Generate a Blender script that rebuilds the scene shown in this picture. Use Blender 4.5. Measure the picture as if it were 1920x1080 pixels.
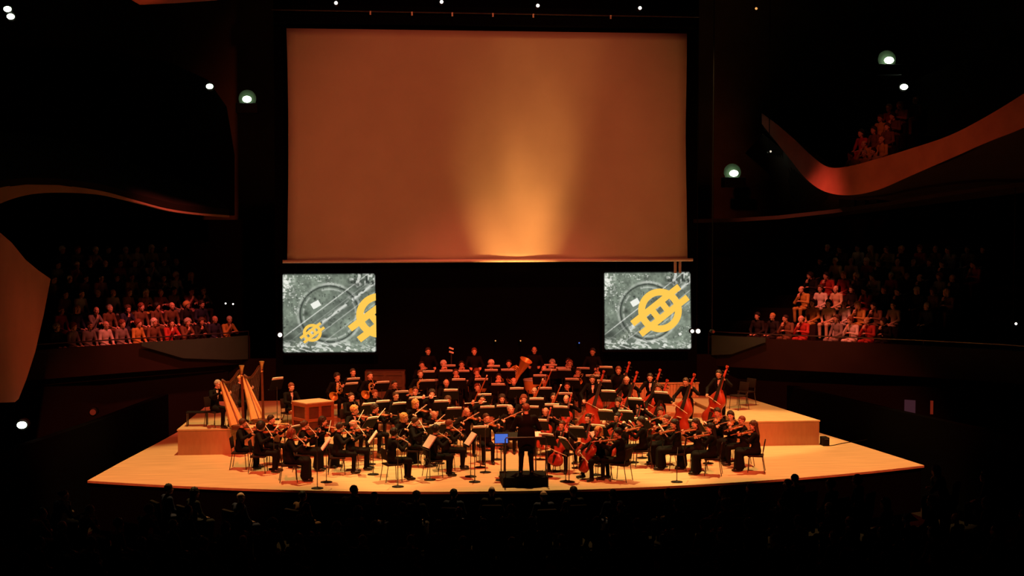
import bpy, bmesh, math, random
import numpy as np
from mathutils import Vector, Matrix, Euler

for o in list(bpy.data.objects):
    bpy.data.objects.remove(o)
SC = bpy.context.scene
COL = SC.collection
PI = math.pi
random.seed(7)

# ------------------------------------------------------------------ camera
F = 2750.0                                   # focal length in pixels of the 1920 wide frame
YAW = math.radians(6.0)
PITCH = math.atan(130.0 / F)
CAM = Vector((-4.26, -37.26, 6.82))
FWD = Vector((math.sin(YAW) * math.cos(PITCH), math.cos(YAW) * math.cos(PITCH), -math.sin(PITCH)))
RGT = Vector((math.cos(YAW), -math.sin(YAW), 0))
UPV = RGT.cross(FWD)
cam_data = bpy.data.cameras.new('camera')
cam_data.sensor_width = 36.0
cam_data.lens = F / 1920 * 36.0
cam_data.clip_end = 300
cam = bpy.data.objects.new('camera', cam_data)
COL.objects.link(cam)
cam.matrix_world = Matrix.Translation(CAM) @ Matrix((RGT, UPV, -FWD)).transposed().to_4x4()
SC.camera = cam

def ray(px, py):
    return (FWD + RGT * ((px - 960) / F) - UPV * ((py - 540) / F))
def at_z(px, py, z):
    d = ray(px, py); return CAM + d * ((z - CAM.z) / d.z)
def at_y(px, py, y):
    d = ray(px, py); return CAM + d * ((y - CAM.y) / d.y)
def at_d(px, py, dist):                       # dist along the optical axis
    return CAM + ray(px, py) * dist
def project(p):
    v = Vector(p) - CAM
    w = v.dot(FWD)
    return 960 + F * v.dot(RGT) / w, 540 - F * v.dot(UPV) / w

# ------------------------------------------------------------------ world, lights, exposure
w = bpy.data.worlds.new('world'); SC.world = w; w.use_nodes = True
w.node_tree.nodes['Background'].inputs[0].default_value = (0.02, 0.012, 0.008, 1)
w.node_tree.nodes['Background'].inputs[1].default_value = 0.02
vs = SC.view_settings
SC.display_settings.display_device = 'sRGB'
vs.view_transform = 'Standard'; vs.look = 'None'; vs.gamma = 1.0; vs.exposure = 0.0
vs.use_curve_mapping = False

def spot(name, loc, target, power, color, angle, blend=0.3, radius=0.15):
    l = bpy.data.lights.new(name, 'SPOT')
    l.energy = power; l.color = color; l.spot_size = math.radians(angle)
    l.spot_blend = blend; l.shadow_soft_size = radius
    o = bpy.data.objects.new(name, l); COL.objects.link(o)
    o.location = loc
    o.rotation_euler = (Vector(target) - Vector(loc)).to_track_quat('-Z', 'Y').to_euler()
    return o
ORANGE = (1.0, 0.60, 0.20)
RED = (1.0, 0.13, 0.06)
# overhead stage wash
for i, (x, y, tx, ty, p) in enumerate([(-7.5, 4.6, -7.2, 3.1, 10500), (0, 4.4, 0, 2.7, 12500), (7.5, 4.6, 7.2, 3.1, 12500),
                                       (-4.5, 7.2, -4.5, 7.6, 3800), (6.0, 7.0, 6.4, 7.4, 7000)]):
    spot('stage_wash_light', (x, y, 16), (tx, ty, 0), p, ORANGE, 40 if i < 3 else 31, 0.35, 0.10)
# front lights from the hall ceiling
for x in (-9, -3, 3, 9):
    spot('front_stage_light', (x, -13, 17), (x * .95, 5.6, 0.6), 16500, (1.0, 0.125, 0.045), 28, 0.35, 0.2)
# red light on the back rows
spot('red_stage_light', (0, 1, 15), (0.5, 9.5, 1), 4200, RED, 50, 0.8, 0.2)
# light on the big screen, and the beam that grazes up it
spot('screen_wash_light', (-1.0, -16, 12), (-0.3, 11.5, 8.6), 7800, (1.0, 0.135, 0.050), 37, 0.75, 0.3)
spot('screen_beam_light', (0.9, 9.2, 2.2), (1.05, 11.5, 6.6), 1600, (1.0, 0.40, 0.085), 46, 1.0, 0.1)
spot('screen_beam_light', (0.9, 9.6, 2.2), (1.8, 11.5, 9.5), 1450, (1.0, 0.34, 0.08), 27, 1.0, 0.1)
# added unseen spots for the dim spill on the hall
spot('terrace_spill_light', (-7.0, 5.5, 15), (-10.4, 11.2, 3.4), 9500, (1.0, .13, .09), 27, 1.0, 0.3)
spot('terrace_spill_light', (7.0, 5.5, 15), (11.0, 11.4, 3.6), 9500, (1.0, .16, .09), 27, 1.0, 0.3)
spot('balcony_spill_light', (2, 2, 4), (14.0, 5.5, 8.5), 620, (1, .14, .05), 40, 0.8, 0.3)
spot('upper_balcony_spill_light', (8, 0, 15), (13.2, 10.8, 9.6), 1000, RED, 13, 1.0, 0.3)
spot('panel_spill_light', (0, 2, 9), (-13, 2.5, 4.3), 420, (1, 0.2, 0.07), 34, 0.7, 0.3)
spot('canopy_spill_light', (-6, 4, 6), (-11, 8.5, 13.5), 1800, (1, 0.2, 0.06), 20, 0.8, 0.3)

# ------------------------------------------------------------------ materials
def mat(name, color, rough=0.6, metal=0.0, var=0.0, scale=8.0, spec=0.4, bump=0.0, stretch=(1, 1, 1)):
    m = bpy.data.materials.new(name); m.use_nodes = True
    nt = m.node_tree; b = nt.nodes['Principled BSDF']
    b.inputs['Base Color'].default_value = (*color, 1)
    b.inputs['Roughness'].default_value = rough
    b.inputs['Metallic'].default_value = metal
    b.inputs['Specular IOR Level'].default_value = spec
    if var or bump:
        tc = nt.nodes.new('ShaderNodeTexCoord'); mp = nt.nodes.new('ShaderNodeMapping')
        mp.inputs['Scale'].default_value = stretch
        nz = nt.nodes.new('ShaderNodeTexNoise'); nz.inputs['Scale'].default_value = scale
        nz.inputs['Detail'].default_value = 4
        nt.links.new(tc.outputs['Object'], mp.inputs[0]); nt.links.new(mp.outputs[0], nz.inputs[0])
        if var:
            rp = nt.nodes.new('ShaderNodeValToRGB')
            rp.color_ramp.elements[0].position = 0.3; rp.color_ramp.elements[1].position = 0.7
            rp.color_ramp.elements[0].color = (*[c * (1 - var) for c in color], 1)
            rp.color_ramp.elements[1].color = (*[min(1, c * (1 + var)) for c in color], 1)
            nt.links.new(nz.outputs[0], rp.inputs[0]); nt.links.new(rp.outputs[0], b.inputs['Base Color'])
        if bump:
            bp = nt.nodes.new('ShaderNodeBump'); bp.inputs['Strength'].default_value = bump
            bp.inputs['Distance'].default_value = 0.02
            nt.links.new(nz.outputs[0], bp.inputs['Height']); nt.links.new(bp.outputs[0], b.inputs['Normal'])
    return m
def emit(name, color, strength):
    m = bpy.data.materials.new(name); m.use_nodes = True
    nt = m.node_tree; nt.nodes.clear()
    e = nt.nodes.new('ShaderNodeEmission'); o = nt.nodes.new('ShaderNodeOutputMaterial')
    e.inputs[0].default_value = (*color, 1); e.inputs[1].default_value = strength
    nt.links.new(e.outputs[0], o.inputs[0]); return m

M = dict(
    floor=mat('stage_boards', (0.60, 0.42, 0.24), 0.55, var=0.16, scale=2.2, stretch=(0.35, 5, 1), spec=0.25),
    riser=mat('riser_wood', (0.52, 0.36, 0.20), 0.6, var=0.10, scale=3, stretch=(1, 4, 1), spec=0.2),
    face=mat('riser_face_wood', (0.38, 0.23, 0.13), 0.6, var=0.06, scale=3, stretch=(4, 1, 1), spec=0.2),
    slat=mat('slat_wood', (0.50, 0.33, 0.17), 0.6, var=0.15, scale=4, stretch=(1, 1, 6)),
    cab=mat('cabinet_wood', (0.26, 0.065, 0.022), 0.5, var=0.2, scale=5, stretch=(1, 1, 5)),
    upr=mat('piano_wood', (0.10, 0.055, 0.028), 0.5, var=0.2, scale=5),
    cab_dark=mat('cabinet_panel_wood', (0.09, 0.022, 0.012), 0.5, var=0.2, scale=6),
    viol=mat('violin_varnish', (0.33, 0.09, 0.025), 0.3, var=0.25, scale=12, spec=0.5),
    cello=mat('cello_varnish', (0.32, 0.028, 0.012), 0.34, var=0.2, scale=8, spec=0.5),
    bass=mat('bass_varnish', (0.32, 0.030, 0.011), 0.36, var=0.25, scale=5, spec=0.5),
    ebony=mat('ebony', (0.015, 0.012, 0.01), 0.4),
    harp=mat('harp_spruce', (0.62, 0.36, 0.14), 0.4, var=0.1, scale=4, stretch=(6, 6, 1)),
    harp_dark=mat('harp_column_wood', (0.10, 0.035, 0.018), 0.35, var=0.2, scale=8),
    gold=mat('gilt', (0.75, 0.52, 0.22), 0.35, 0.8),
    brass=mat('brass_metal', (0.78, 0.44, 0.13), 0.35, 0.45),
    silver=mat('silver_metal', (0.7, 0.68, 0.65), 0.35, 0.5),
    steel=mat('dark_steel', (0.10, 0.09, 0.09), 0.35, 0.7),
    blackp=mat('black_paint', (0.006, 0.005, 0.005), 0.6, spec=0.15),
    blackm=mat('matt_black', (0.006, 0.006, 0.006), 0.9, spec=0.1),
    suit=mat('black_wool', (0.005, 0.0045, 0.0045), 0.85, bump=0.1, scale=60, spec=0.1),
    skirt=mat('black_silk', (0.013, 0.010, 0.011), 0.6, spec=0.25),
    shirt=mat('white_shirt', (0.75, 0.72, 0.68), 0.7),
    shoe=mat('black_leather', (0.010, 0.009, 0.008), 0.35),
    lips=mat('lips', (0.42, 0.14, 0.11), 0.5), eye=mat('dark_eyes', (0.02, 0.015, 0.012), 0.3),
    paper=mat('sheet_paper', (0.80, 0.76, 0.68), 0.8),
    bow=mat('bow_stick', (0.55, 0.42, 0.26), 0.5),
    bowhair=mat('bow_hair', (0.80, 0.74, 0.62), 0.7),
    drumskin=mat('drum_skin', (0.65, 0.55, 0.45), 0.7),
    redcloth=mat('red_cover', (0.35, 0.03, 0.03), 0.7),
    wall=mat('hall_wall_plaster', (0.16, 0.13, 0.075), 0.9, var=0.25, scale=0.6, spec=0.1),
    screen_glow=mat('screen_glow_tint', (0.030, 0.062, 0.050), 0.9, var=0.1, scale=1, spec=0.1),  # grey-green of the side screens' spill, put into the colour
    halo=mat('lamp_halo_tint', (0.018, 0.035, 0.014), 0.8),  # green of the lamp halo, put into the disc colour
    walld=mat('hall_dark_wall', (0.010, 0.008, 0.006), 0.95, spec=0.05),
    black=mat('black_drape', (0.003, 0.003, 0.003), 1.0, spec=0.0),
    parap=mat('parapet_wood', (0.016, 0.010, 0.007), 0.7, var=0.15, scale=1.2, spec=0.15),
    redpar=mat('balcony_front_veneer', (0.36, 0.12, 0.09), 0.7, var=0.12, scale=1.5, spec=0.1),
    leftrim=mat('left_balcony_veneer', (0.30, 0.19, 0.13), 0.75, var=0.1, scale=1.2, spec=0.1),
    panel=mat('side_panel_veneer', (0.30, 0.16, 0.12), 0.75, var=0.08, scale=1.0, spec=0.1),
    seat=mat('dark_seat_cloth', (0.02, 0.012, 0.010), 0.9, spec=0.1),
    screen=mat('projection_cloth', (0.62, 0.60, 0.56), 0.95, var=0.03, scale=1.2, spec=0.0),
    bar=mat('screen_bar_alloy', (0.75, 0.72, 0.68), 0.5, 0.1),
    lamp=emit('lamp_lens', (0.80, 1.0, 0.72), 14.0), lampw=emit('white_lamp_lens', (1.0, 0.95, 0.85), 3.0),
    lampt=emit('tiny_lamp_lens', (1.0, 0.9, 0.7), 0.8), lampo=emit('orange_lamp_lens', (1.0, 0.42, 0.12), 1.0),
    blue=emit('tablet_screen', (0.075, 0.16, 0.62), 1.0),
    yellow=emit('emblem_yellow', (1.0, 0.60, 0.085), 1.0),
    redled=emit('red_signal', (0.5, 0.04, 0.015), 0.25), pink=emit('lit_notice', (0.16, 0.05, 0.07), 0.25),
)
SKIN = [mat('skin_%s' % n, c, 0.55, spec=0.3) for n, c in
        (('fair', (0.72, 0.45, 0.34)), ('light', (0.66, 0.40, 0.29)), ('tan', (0.56, 0.32, 0.22)), ('olive', (0.50, 0.29, 0.20)))]
HAIRM = {n: mat('hair_' + n, c, 0.6, var=0.2, scale=40, spec=0.3) for n, c in
         dict(black=(0.010, 0.008, 0.007), brown=(0.06, 0.03, 0.015), dark=(0.025, 0.014, 0.009), blond=(0.55, 0.34, 0.12),
              grey=(0.40, 0.36, 0.32), auburn=(0.16, 0.045, 0.02), white=(0.68, 0.63, 0.57)).items()}
TOPS = {n: mat('top_' + n, c, 0.8, var=0.08, scale=10, spec=0.1) for n, c in
        dict(red=(0.40, 0.05, 0.04), white=(0.65, 0.62, 0.58), black=(0.02, 0.018, 0.018), cream=(0.60, 0.48, 0.32), grey=(0.22, 0.20, 0.19),
             navy=(0.03, 0.035, 0.07), mustard=(0.50, 0.32, 0.08), pink=(0.55, 0.25, 0.25), brown=(0.15, 0.08, 0.045)).items()}

# ------------------------------------------------------------------ object helpers
def me_from(verts, faces, name, mats, smooth=False, midx=None):
    me = bpy.data.meshes.new(name)
    me.from_pydata([tuple(v) for v in verts], [], [tuple(f) for f in faces])
    for m in mats: me.materials.append(m)
    if smooth: me.polygons.foreach_set('use_smooth', [True] * len(me.polygons))
    if midx is not None: me.polygons.foreach_set('material_index', midx)
    me.update(); return me
def bm_mesh(bm, name, mats, smooth=False):
    me = bpy.data.meshes.new(name)
    bmesh.ops.recalc_face_normals(bm, faces=bm.faces)
    bm.to_mesh(me); bm.free()
    for m in (mats if isinstance(mats, (list, tuple)) else [mats]): me.materials.append(m)
    if smooth:
        me.polygons.foreach_set('use_smooth', [True] * len(me.polygons))
        me.set_sharp_from_angle(angle=math.radians(40))
    return me
def link(name, me, parent=None, loc=None, mtx=None):
    o = bpy.data.objects.new(name, me); COL.objects.link(o)
    if parent is not None: o.parent = parent
    if mtx is not None: o.matrix_basis = mtx
    if loc is not None: o.location = loc
    return o
def tag(o, label=None, cat=None, group=None, kind=None):
    if label: o['label'] = label
    if cat: o['category'] = cat
    if group: o['group'] = group
    if kind: o['kind'] = kind
    return o
def root(name, mtx, label, cat, group=None):
    o = bpy.data.objects.new(name, None); COL.objects.link(o)
    o.empty_display_size = 0.2
    o.matrix_basis = mtx if isinstance(mtx, Matrix) else Matrix.Translation(Vector(mtx))
    return tag(o, label, cat, group)
def struct(name, me, parent=None):
    return tag(link(name, me, parent), kind='structure')

def box(bm, c, s, rot=None, bev=0.0, mi=0):
    r = bmesh.ops.create_cube(bm, size=1.0)
    m = Matrix.Translation(Vector(c))
    if rot is not None: m = m @ (rot if isinstance(rot, Matrix) else Euler(rot).to_matrix().to_4x4())
    m = m @ Matrix.Diagonal((s[0], s[1], s[2], 1))
    bmesh.ops.transform(bm, matrix=m, verts=r['verts'])
    es = set(e for v in r['verts'] for e in v.link_edges)
    for f in set(f for v in r['verts'] for f in v.link_faces): f.material_index = mi
    if bev:
        bmesh.ops.bevel(bm, geom=list(es), offset=bev, segments=2, affect='EDGES', profile=0.5)
def boxme(name, c, s, m, rot=None, bev=0.0):
    bm = bmesh.new(); box(bm, c, s, rot, bev); return bm_mesh(bm, name, m)
def rod(bm, a, b, r1, r2=None, n=10):
    a, b = Vector(a), Vector(b); d = b - a
    r2 = r1 if r2 is None else r2
    q = d.to_track_quat('Z', 'Y').to_matrix().to_4x4()
    bmesh.ops.create_cone(bm, cap_ends=True, segments=n, radius1=r1, radius2=r2, depth=d.length,
                          matrix=Matrix.Translation((a + b) / 2) @ q)
def sweep(bm, pts, radii, n=8, closed=False):
    pts = [Vector(p) for p in pts]
    if not isinstance(radii, (list, tuple)): radii = [radii] * len(pts)
    rings = []; prev = None
    for i, p in enumerate(pts):
        if closed: t = pts[(i + 1) % len(pts)] - pts[i - 1]
        else: t = pts[min(i + 1, len(pts) - 1)] - pts[max(i - 1, 0)]
        t.normalize()
        if prev is None:
            prev = t.orthogonal().normalized()
        else:
            prev = (prev - t * prev.dot(t)).normalized()
        b = t.cross(prev)
        rings.append([bm.verts.new(p + (prev * math.cos(2 * PI * k / n) + b * math.sin(2 * PI * k / n)) * radii[i]) for k in range(n)])
    m = len(rings)
    for i in range(m if closed else m - 1):
        A, B = rings[i], rings[(i + 1) % m]
        for k in range(n):
            bm.faces.new((A[k], A[(k + 1) % n], B[(k + 1) % n], B[k]))
    if not closed:
        bm.faces.new(rings[0]); bm.faces.new(rings[-1])
def lathe(bm, prof, n=20, mtx=None):
    vs_ = []
    for r, z in prof:
        vs_.append([bm.verts.new((r * math.cos(2 * PI * k / n), r * math.sin(2 * PI * k / n), z)) for k in range(n)])
    for A, B in zip(vs_, vs_[1:]):
        for k in range(n): bm.faces.new((A[k], A[(k + 1) % n], B[(k + 1) % n], B[k]))
    bm.faces.new(vs_[0]); bm.faces.new(vs_[-1])
    if mtx is not None: bmesh.ops.transform(bm, matrix=mtx, verts=[v for r in vs_ for v in r])
def prism(bm, pts, z0, z1):
    lo = [bm.verts.new((p[0], p[1], z0)) for p in pts]; hi = [bm.verts.new((p[0], p[1], z1)) for p in pts]
    n = len(pts)
    bm.faces.new(lo[::-1]); bm.faces.new(hi)
    for i in range(n): bm.faces.new((lo[i], lo[(i + 1) % n], hi[(i + 1) % n], hi[i]))

# ------------------------------------------------------------------ smooth bodies: distance fields turned into meshes
def rc(a, b, r1, r2=None):
    a = np.array(a, float); b = np.array(b, float); r2 = r1 if r2 is None else r2
    ba = b - a; L = max(float(ba @ ba), 1e-9)
    def f(P):
        pa = P - a; h = np.clip((pa @ ba) / L, 0, 1)
        return np.linalg.norm(pa - h[..., None] * ba, axis=-1) - (r1 + (r2 - r1) * h)
    return f
def ell(c, r, R=None):
    c = np.array(c, float); r = np.array(r, float)
    def f(P):
        q = P - c
        if R is not None: q = q @ R
        k0 = np.linalg.norm(q / r, axis=-1); k1 = np.linalg.norm(q / (r * r), axis=-1)
        return k0 * (k0 - 1) / np.maximum(k1, 1e-6)
    return f
def union(fs, k=0.02):
    def f(P):
        d = fs[0](P)
        for g in fs[1:]:
            e = g(P); h = np.clip(0.5 + 0.5 * (d - e) / k, 0, 1)
            d = d * (1 - h) + e * h - k * h * (1 - h)
        return d
    return f
def nets(f, lo, hi, h):
    lo = np.array(lo, float); n = np.maximum(3, np.ceil((np.array(hi, float) - lo) / h).astype(int) + 1)
    ax = [lo[i] + h * np.arange(n[i]) for i in range(3)]
    P = np.stack(np.meshgrid(*ax, indexing='ij'), -1)
    V = f(P); S = V < 0
    nx, ny, nz = n
    cnt = np.zeros((nx - 1, ny - 1, nz - 1)); acc = np.zeros((nx - 1, ny - 1, nz - 1, 3))
    cs = [(i, j, k) for i in (0, 1) for j in (0, 1) for k in (0, 1)]
    sl = lambda A, c: A[c[0]:nx - 1 + c[0], c[1]:ny - 1 + c[1], c[2]:nz - 1 + c[2]]
    for a in cs:
        for b in cs:
            if sum(b) - sum(a) == 1 and sum(abs(b[i] - a[i]) for i in range(3)) == 1:
                va, vb = sl(V, a), sl(V, b); m = (va < 0) != (vb < 0)
                t = np.where(m, va / np.where(va == vb, 1, va - vb), 0)
                p = np.array(a) + t[..., None] * (np.array(b) - np.array(a))
                acc += np.where(m[..., None], p, 0); cnt += m
    mask = cnt > 0
    idx = -np.ones(mask.shape, int); idx[mask] = np.arange(mask.sum())
    ijk = np.argwhere(mask)
    verts = lo + h * (ijk + acc[mask] / cnt[mask][:, None])
    faces = []
    for axis in range(3):
        u, v = (axis + 1) % 3, (axis + 2) % 3
        A = np.take(S, range(0, n[axis] - 1), axis); B = np.take(S, range(1, n[axis]), axis)
        e = np.argwhere(A != B)
        e = e[(e[:, u] > 0) & (e[:, v] > 0) & (e[:, u] < n[u] - 1) & (e[:, v] < n[v] - 1)]
        du = np.zeros(3, int); du[u] = 1; dv = np.zeros(3, int); dv[v] = 1
        q = [e - du - dv, e - dv, e, e - du]
        ids = np.stack([idx[tuple(x.T)] for x in q], 1)
        flip = ~A[tuple(e.T)]
        ids[flip] = ids[flip][:, ::-1]
        faces.append(ids)
    return verts, np.concatenate(faces)
def join(parts):
    vs_, fs_ = [], []; n = 0
    for v, f in parts:
        vs_.append(v); fs_.append(f + n); n += len(v)
    return np.concatenate(vs_), np.concatenate(fs_)

def head_mesh(h=0.0072):
    f = union([ell((0, -.012, .030), (.078, .098, .090)), ell((0, .026, -.050), (.066, .064, .068)), ell((.034, .062, -.022), (.030, .028, .030)), ell((-.034, .062, -.022), (.030, .028, .030)),
               rc((0, .090, .018), (0, .108, -.020), .009, .0135), ell((.080, -.008, -.008), (.011, .021, .031)),
               ell((-.080, -.008, -.008), (.011, .021, .031)), ell((0, .080, -.060), (.027, .016, .012)),
               rc((-.042, .076, .036), (.042, .076, .036), .012), ell((0, .066, -.098), (.026, .022, .018))], .018)
    def g(P):
        d = f(P)
        for s in (-1, 1):
            e = -(np.linalg.norm(P - np.array((s * .031, .105, .013)), axis=-1) - .014)
            d = np.maximum(d, e)
            d = np.minimum(d, np.linalg.norm(P - np.array((s * .031, .080, .012)), axis=-1) - .0125)
        return d
    v, fc = nets(g, (-.11, -.13, -.15), (.11, .15, .15), h)
    c = v[fc].mean(1); mi = np.zeros(len(fc), int)
    for s in (-1, 1):
        mi[(np.abs(c[:, 0] - s * .031) < .010) & (np.abs(c[:, 2] - .012) < .0055) & (c[:, 1] > .06)] = 1
    mi[(np.abs(c[:, 0]) < .024) & (np.abs(c[:, 2] + .060) < .006) & (c[:, 1] > .08)] = 2
    return v, fc, mi
HEAD = head_mesh()

def hand_field(w, d, nrm, thumb, curl):
    """w wrist, d finger direction, nrm palm side, thumb direction of the thumb's edge"""
    w = Vector(w); d = Vector(d).normalized(); nrm = Vector(nrm)
    nrm = (nrm - d * nrm.dot(d)).normalized(); s = d.cross(nrm)
    if s.dot(Vector(thumb)) < 0: s = -s
    fs = [rc(w, w + d * .03, .024, .026)]
    for k in (-1, 0, 1):
        fs.append(rc(w + d * .02 + s * (.018 * k), w + d * .085 + s * (.024 * k), .016, .013))
    for k, L in zip((1.5, .5, -.5, -1.5), (.072, .080, .075, .058)):
        b = w + d * .088 + s * (.018 * k)
        c1, c2, c3 = curl * .6, curl * 1.4, curl * 1.9
        p1 = b + (d * math.cos(c1) + nrm * math.sin(c1)) * L * .45
        p2 = p1 + (d * math.cos(c2) + nrm * math.sin(c2)) * L * .32
        p3 = p2 + (d * math.cos(c3) + nrm * math.sin(c3)) * L * .25
        fs += [rc(b, p1, .0095, .0085), rc(p1, p2, .0085, .008), rc(p2, p3, .008, .007)]
    t0 = w + d * .025 + s * .022; t1 = t0 + (s * .7 + d * .7 + nrm * .25).normalized() * .042
    t2 = t1 + (d * .85 + nrm * .5 * curl + s * .15).normalized() * .032
    fs += [rc(t0, t1, .014, .011), rc(t1, t2, .011, .008)]
    lo = w - Vector((.14, .14, .14)) + d * .07; hi = w + Vector((.14, .14, .14)) + d * .07
    return nets(union(fs, .004), lo, hi, .0065)

def hair_fields():
    cut = lambda a, b: (lambda P: -(P[..., 2] - a - b * P[..., 1]) / math.hypot(1, b))
    isect = lambda f, g: (lambda P: np.maximum(f(P), g(P)))
    wave = lambda P: .004 * np.sin(P[..., 0] * 120 + 3 * np.sin(P[..., 1] * 40)) * np.sin(P[..., 2] * 45 + 2 * P[..., 1] * 40) + .003 * np.sin(P[..., 1] * 90 + P[..., 0] * 70)
    cap = lambda P: ell((0, -.022, .038), (.092, .106, .102))(P) + wave(P)
    short = isect(cap, cut(.012, .80))
    full = isect(lambda P: ell((0, -.024, .044), (.104, .118, .116))(P) + 1.6 * wave(P), cut(-.004, .90))
    bump = lambda P: .008 * np.sin(P[..., 0] * 95) * np.sin(P[..., 1] * 90 + 1) * np.sin(P[..., 2] * 100 + 2)
    curl_ = isect(lambda P: ell((0, -.028, .030), (.128, .130, .128))(P) + bump(P), cut(-.03, 1.05))
    rim = isect(short, lambda P: P[..., 2] - .045)
    long_ = union([full, rc((0, -.080, .0), (0, -.105, -.27), .062, .05), rc((.062, -.045, 0), (.070, -.07, -.24), .034, .03),
                   rc((-.062, -.045, 0), (-.070, -.07, -.24), .034, .03)], .02)
    bun = union([short, ell((0, -.125, .045), (.046, .042, .046))], .01)
    bob = isect(union([full, rc((.07, -.03, .0), (.076, -.03, -.10), .034, .03), rc((-.07, -.03, .0), (-.076, -.03, -.10), .034, .03),
                 rc((0, -.09, 0), (0, -.095, -.11), .058, .05)], .02), lambda P: -(P[..., 2] + .115))
    return dict(short=short, full=full, curly=curl_, rim=rim, long=long_, bun=bun, bob=bob)
HAIR = {}
for n_, f_ in hair_fields().items():
    v_, fc_ = nets(f_, (-.18, -.20, -.36), (.18, .14, .18), .0095)
    HAIR[n_] = me_from(v_, fc_, 'hair_' + n_, [HAIRM['brown']], True)

HUMAN = {}
def figure(name, P, dress=False, cuff=.034):
    """P: joints in the figure's own frame (forward +y, right hand +x)"""
    g = lambda k: np.array(P[k], float)
    hm = Matrix.Translation(Vector(P['head'])) @ Euler(P.get('hrot', (0, 0, 0))).to_matrix().to_4x4()
    HR = np.array(hm.to_3x3())
    hv, hf, hmi = HEAD
    hv = hv @ HR.T + g('head')
    pel, che, nek = g('pelvis'), g('chest'), g('neck')
    spine = che - pel
    fs = []
    bk = P.get('bulk', 1)
    torso = [ell(pel, (.165 * bk, .125, .12)), rc(pel, (pel + che) / 2, .128 * bk, .122 * bk), ell(che, (.170 * bk, .118 * bk, .175)),
             rc(g('shL') * .92 + che * .08, g('shR') * .92 + che * .08, .068), rc(che + (0, 0, .06), nek, .085, .058)]
    limbs = []
    for s in 'LR':
        limbs += [rc(g('sh' + s), g('el' + s), .062 * bk, .050 * bk), rc(g('el' + s), g('wr' + s), .050 * bk, cuff)]
        limbs += [rc(g('hip' + s), g('kn' + s), .092, .066), rc(g('kn' + s), g('an' + s), .064, .050)]
    if dress:
        km = (g('knL') + g('knR')) / 2; am = (g('anL') + g('anR')) / 2
        limbs += [rc(pel, km, .125, .12), rc(km, am + (0, 0, .06), .12, .15), rc(g('knL'), g('anL') + (0, 0, .04), .08, .085), rc(g('knR'), g('anR') + (0, 0, .04), .08, .085)]
    elif P.get('stand'):
        limbs += [rc(pel + (0, -.02, .1), pel + (0, -.06, -.22), .13 * bk, .12 * bk), rc(pel + (-.07, -.02, .1), pel + (-.09, -.03, -.22), .11 * bk, .095 * bk), rc(pel + (.07, -.02, .1), pel + (.09, -.03, -.22), .11 * bk, .095 * bk)]
    allp = np.array([P[k] for k in ('pelvis', 'chest', 'neck', 'shL', 'shR', 'elL', 'elR', 'wrL', 'wrR', 'hipL', 'hipR', 'knL', 'knR', 'anL', 'anR')], float)
    lo, hi = allp.min(0) - .22, allp.max(0) + .22
    cutp = [(g('wr' + s), (g('wr' + s) - g('el' + s)) / np.linalg.norm(g('wr' + s) - g('el' + s))) for s in 'LR']
    base = union(torso + limbs, .035)
    sv, sf = nets(base, lo, hi, .0185)
    c = sv[sf].mean(1)
    z0 = che[2] - .10; t = (c[:, 2] - z0) / .24
    mi = ((np.abs(c[:, 0] - che[0]) < .006 + .038 * t) & (t > 0) & (t < 1.1) & (c[:, 1] > che[1] + .03) & (np.abs(c[:, 0]) < .07)).astype(int)
    suit = me_from(sv, sf, name + '_clothes', [M['suit'], M['shirt']], True, mi.tolist())
    # the body under the clothes, its head and its hands, one mesh
    inner = [rc(pel, che, .10, .10), rc(che, nek, .06, .05), rc(nek, g('head') + HR @ np.array((0, -.02, -.05)), .052, .050), ell(che, (.14, .09, .14)),
             rc(g('shL'), g('shR'), .045)]
    for s in 'LR':
        inner += [rc(g('sh' + s), g('el' + s), .042, .036), rc(g('el' + s), g('wr' + s), .036, .026), rc(g('hip' + s), g('kn' + s), .07, .05), rc(g('kn' + s), g('an' + s), .048, .034)]
    bv, bf = nets(union(inner, .02), lo, hi + np.array((0, 0, .05)), .02)
    parts = [(hv, hf), (bv, bf)]
    for s in 'LR':
        d = P['hd' + s]; parts.append(hand_field(P['wr' + s], d, P['hn' + s], P['ht' + s], P.get('curl', .8)))
    v, f = join(parts)
    mi = np.concatenate([hmi, np.zeros(len(f) - len(hmi), int)])
    body = me_from(v, f, name + '_body', [SKIN[0], M['eye'], M['lips']], True, mi.tolist())
    shoes = []
    for s in 'LR':
        a = g('an' + s); t = np.array(P.get('toe' + s, (0, 1, 0)), float); t = t / np.linalg.norm(t)
        fz = a[2] - .075
        b0 = np.array((a[0], a[1], fz))
        fsh = union([rc(b0 + (0, 0, .045) - t * .03, b0 + (0, 0, .038) + t * .10, .043, .040), rc(b0 + (0, 0, .036) + t * .08, b0 + (0, 0, .03) + t * .16, .040, .032), rc(b0 + (0, 0, .05), a + (0, 0, .02), .042, .045)], .02)
        gsh = lambda Q, q=fsh, z=fz: np.maximum(q(Q), z - Q[..., 2])
        m_ = np.minimum(b0, b0 + t * .16); M_ = np.maximum(b0, b0 + t * .16)
        shoes.append(me_from(*nets(gsh, m_ - .08, M_ + np.array((.08, .08, .16)), .015), name + '_shoe', [M['shoe']], True))
    HUMAN[name] = dict(body=body, suit=suit, shoes=shoes, hm=hm)

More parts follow.
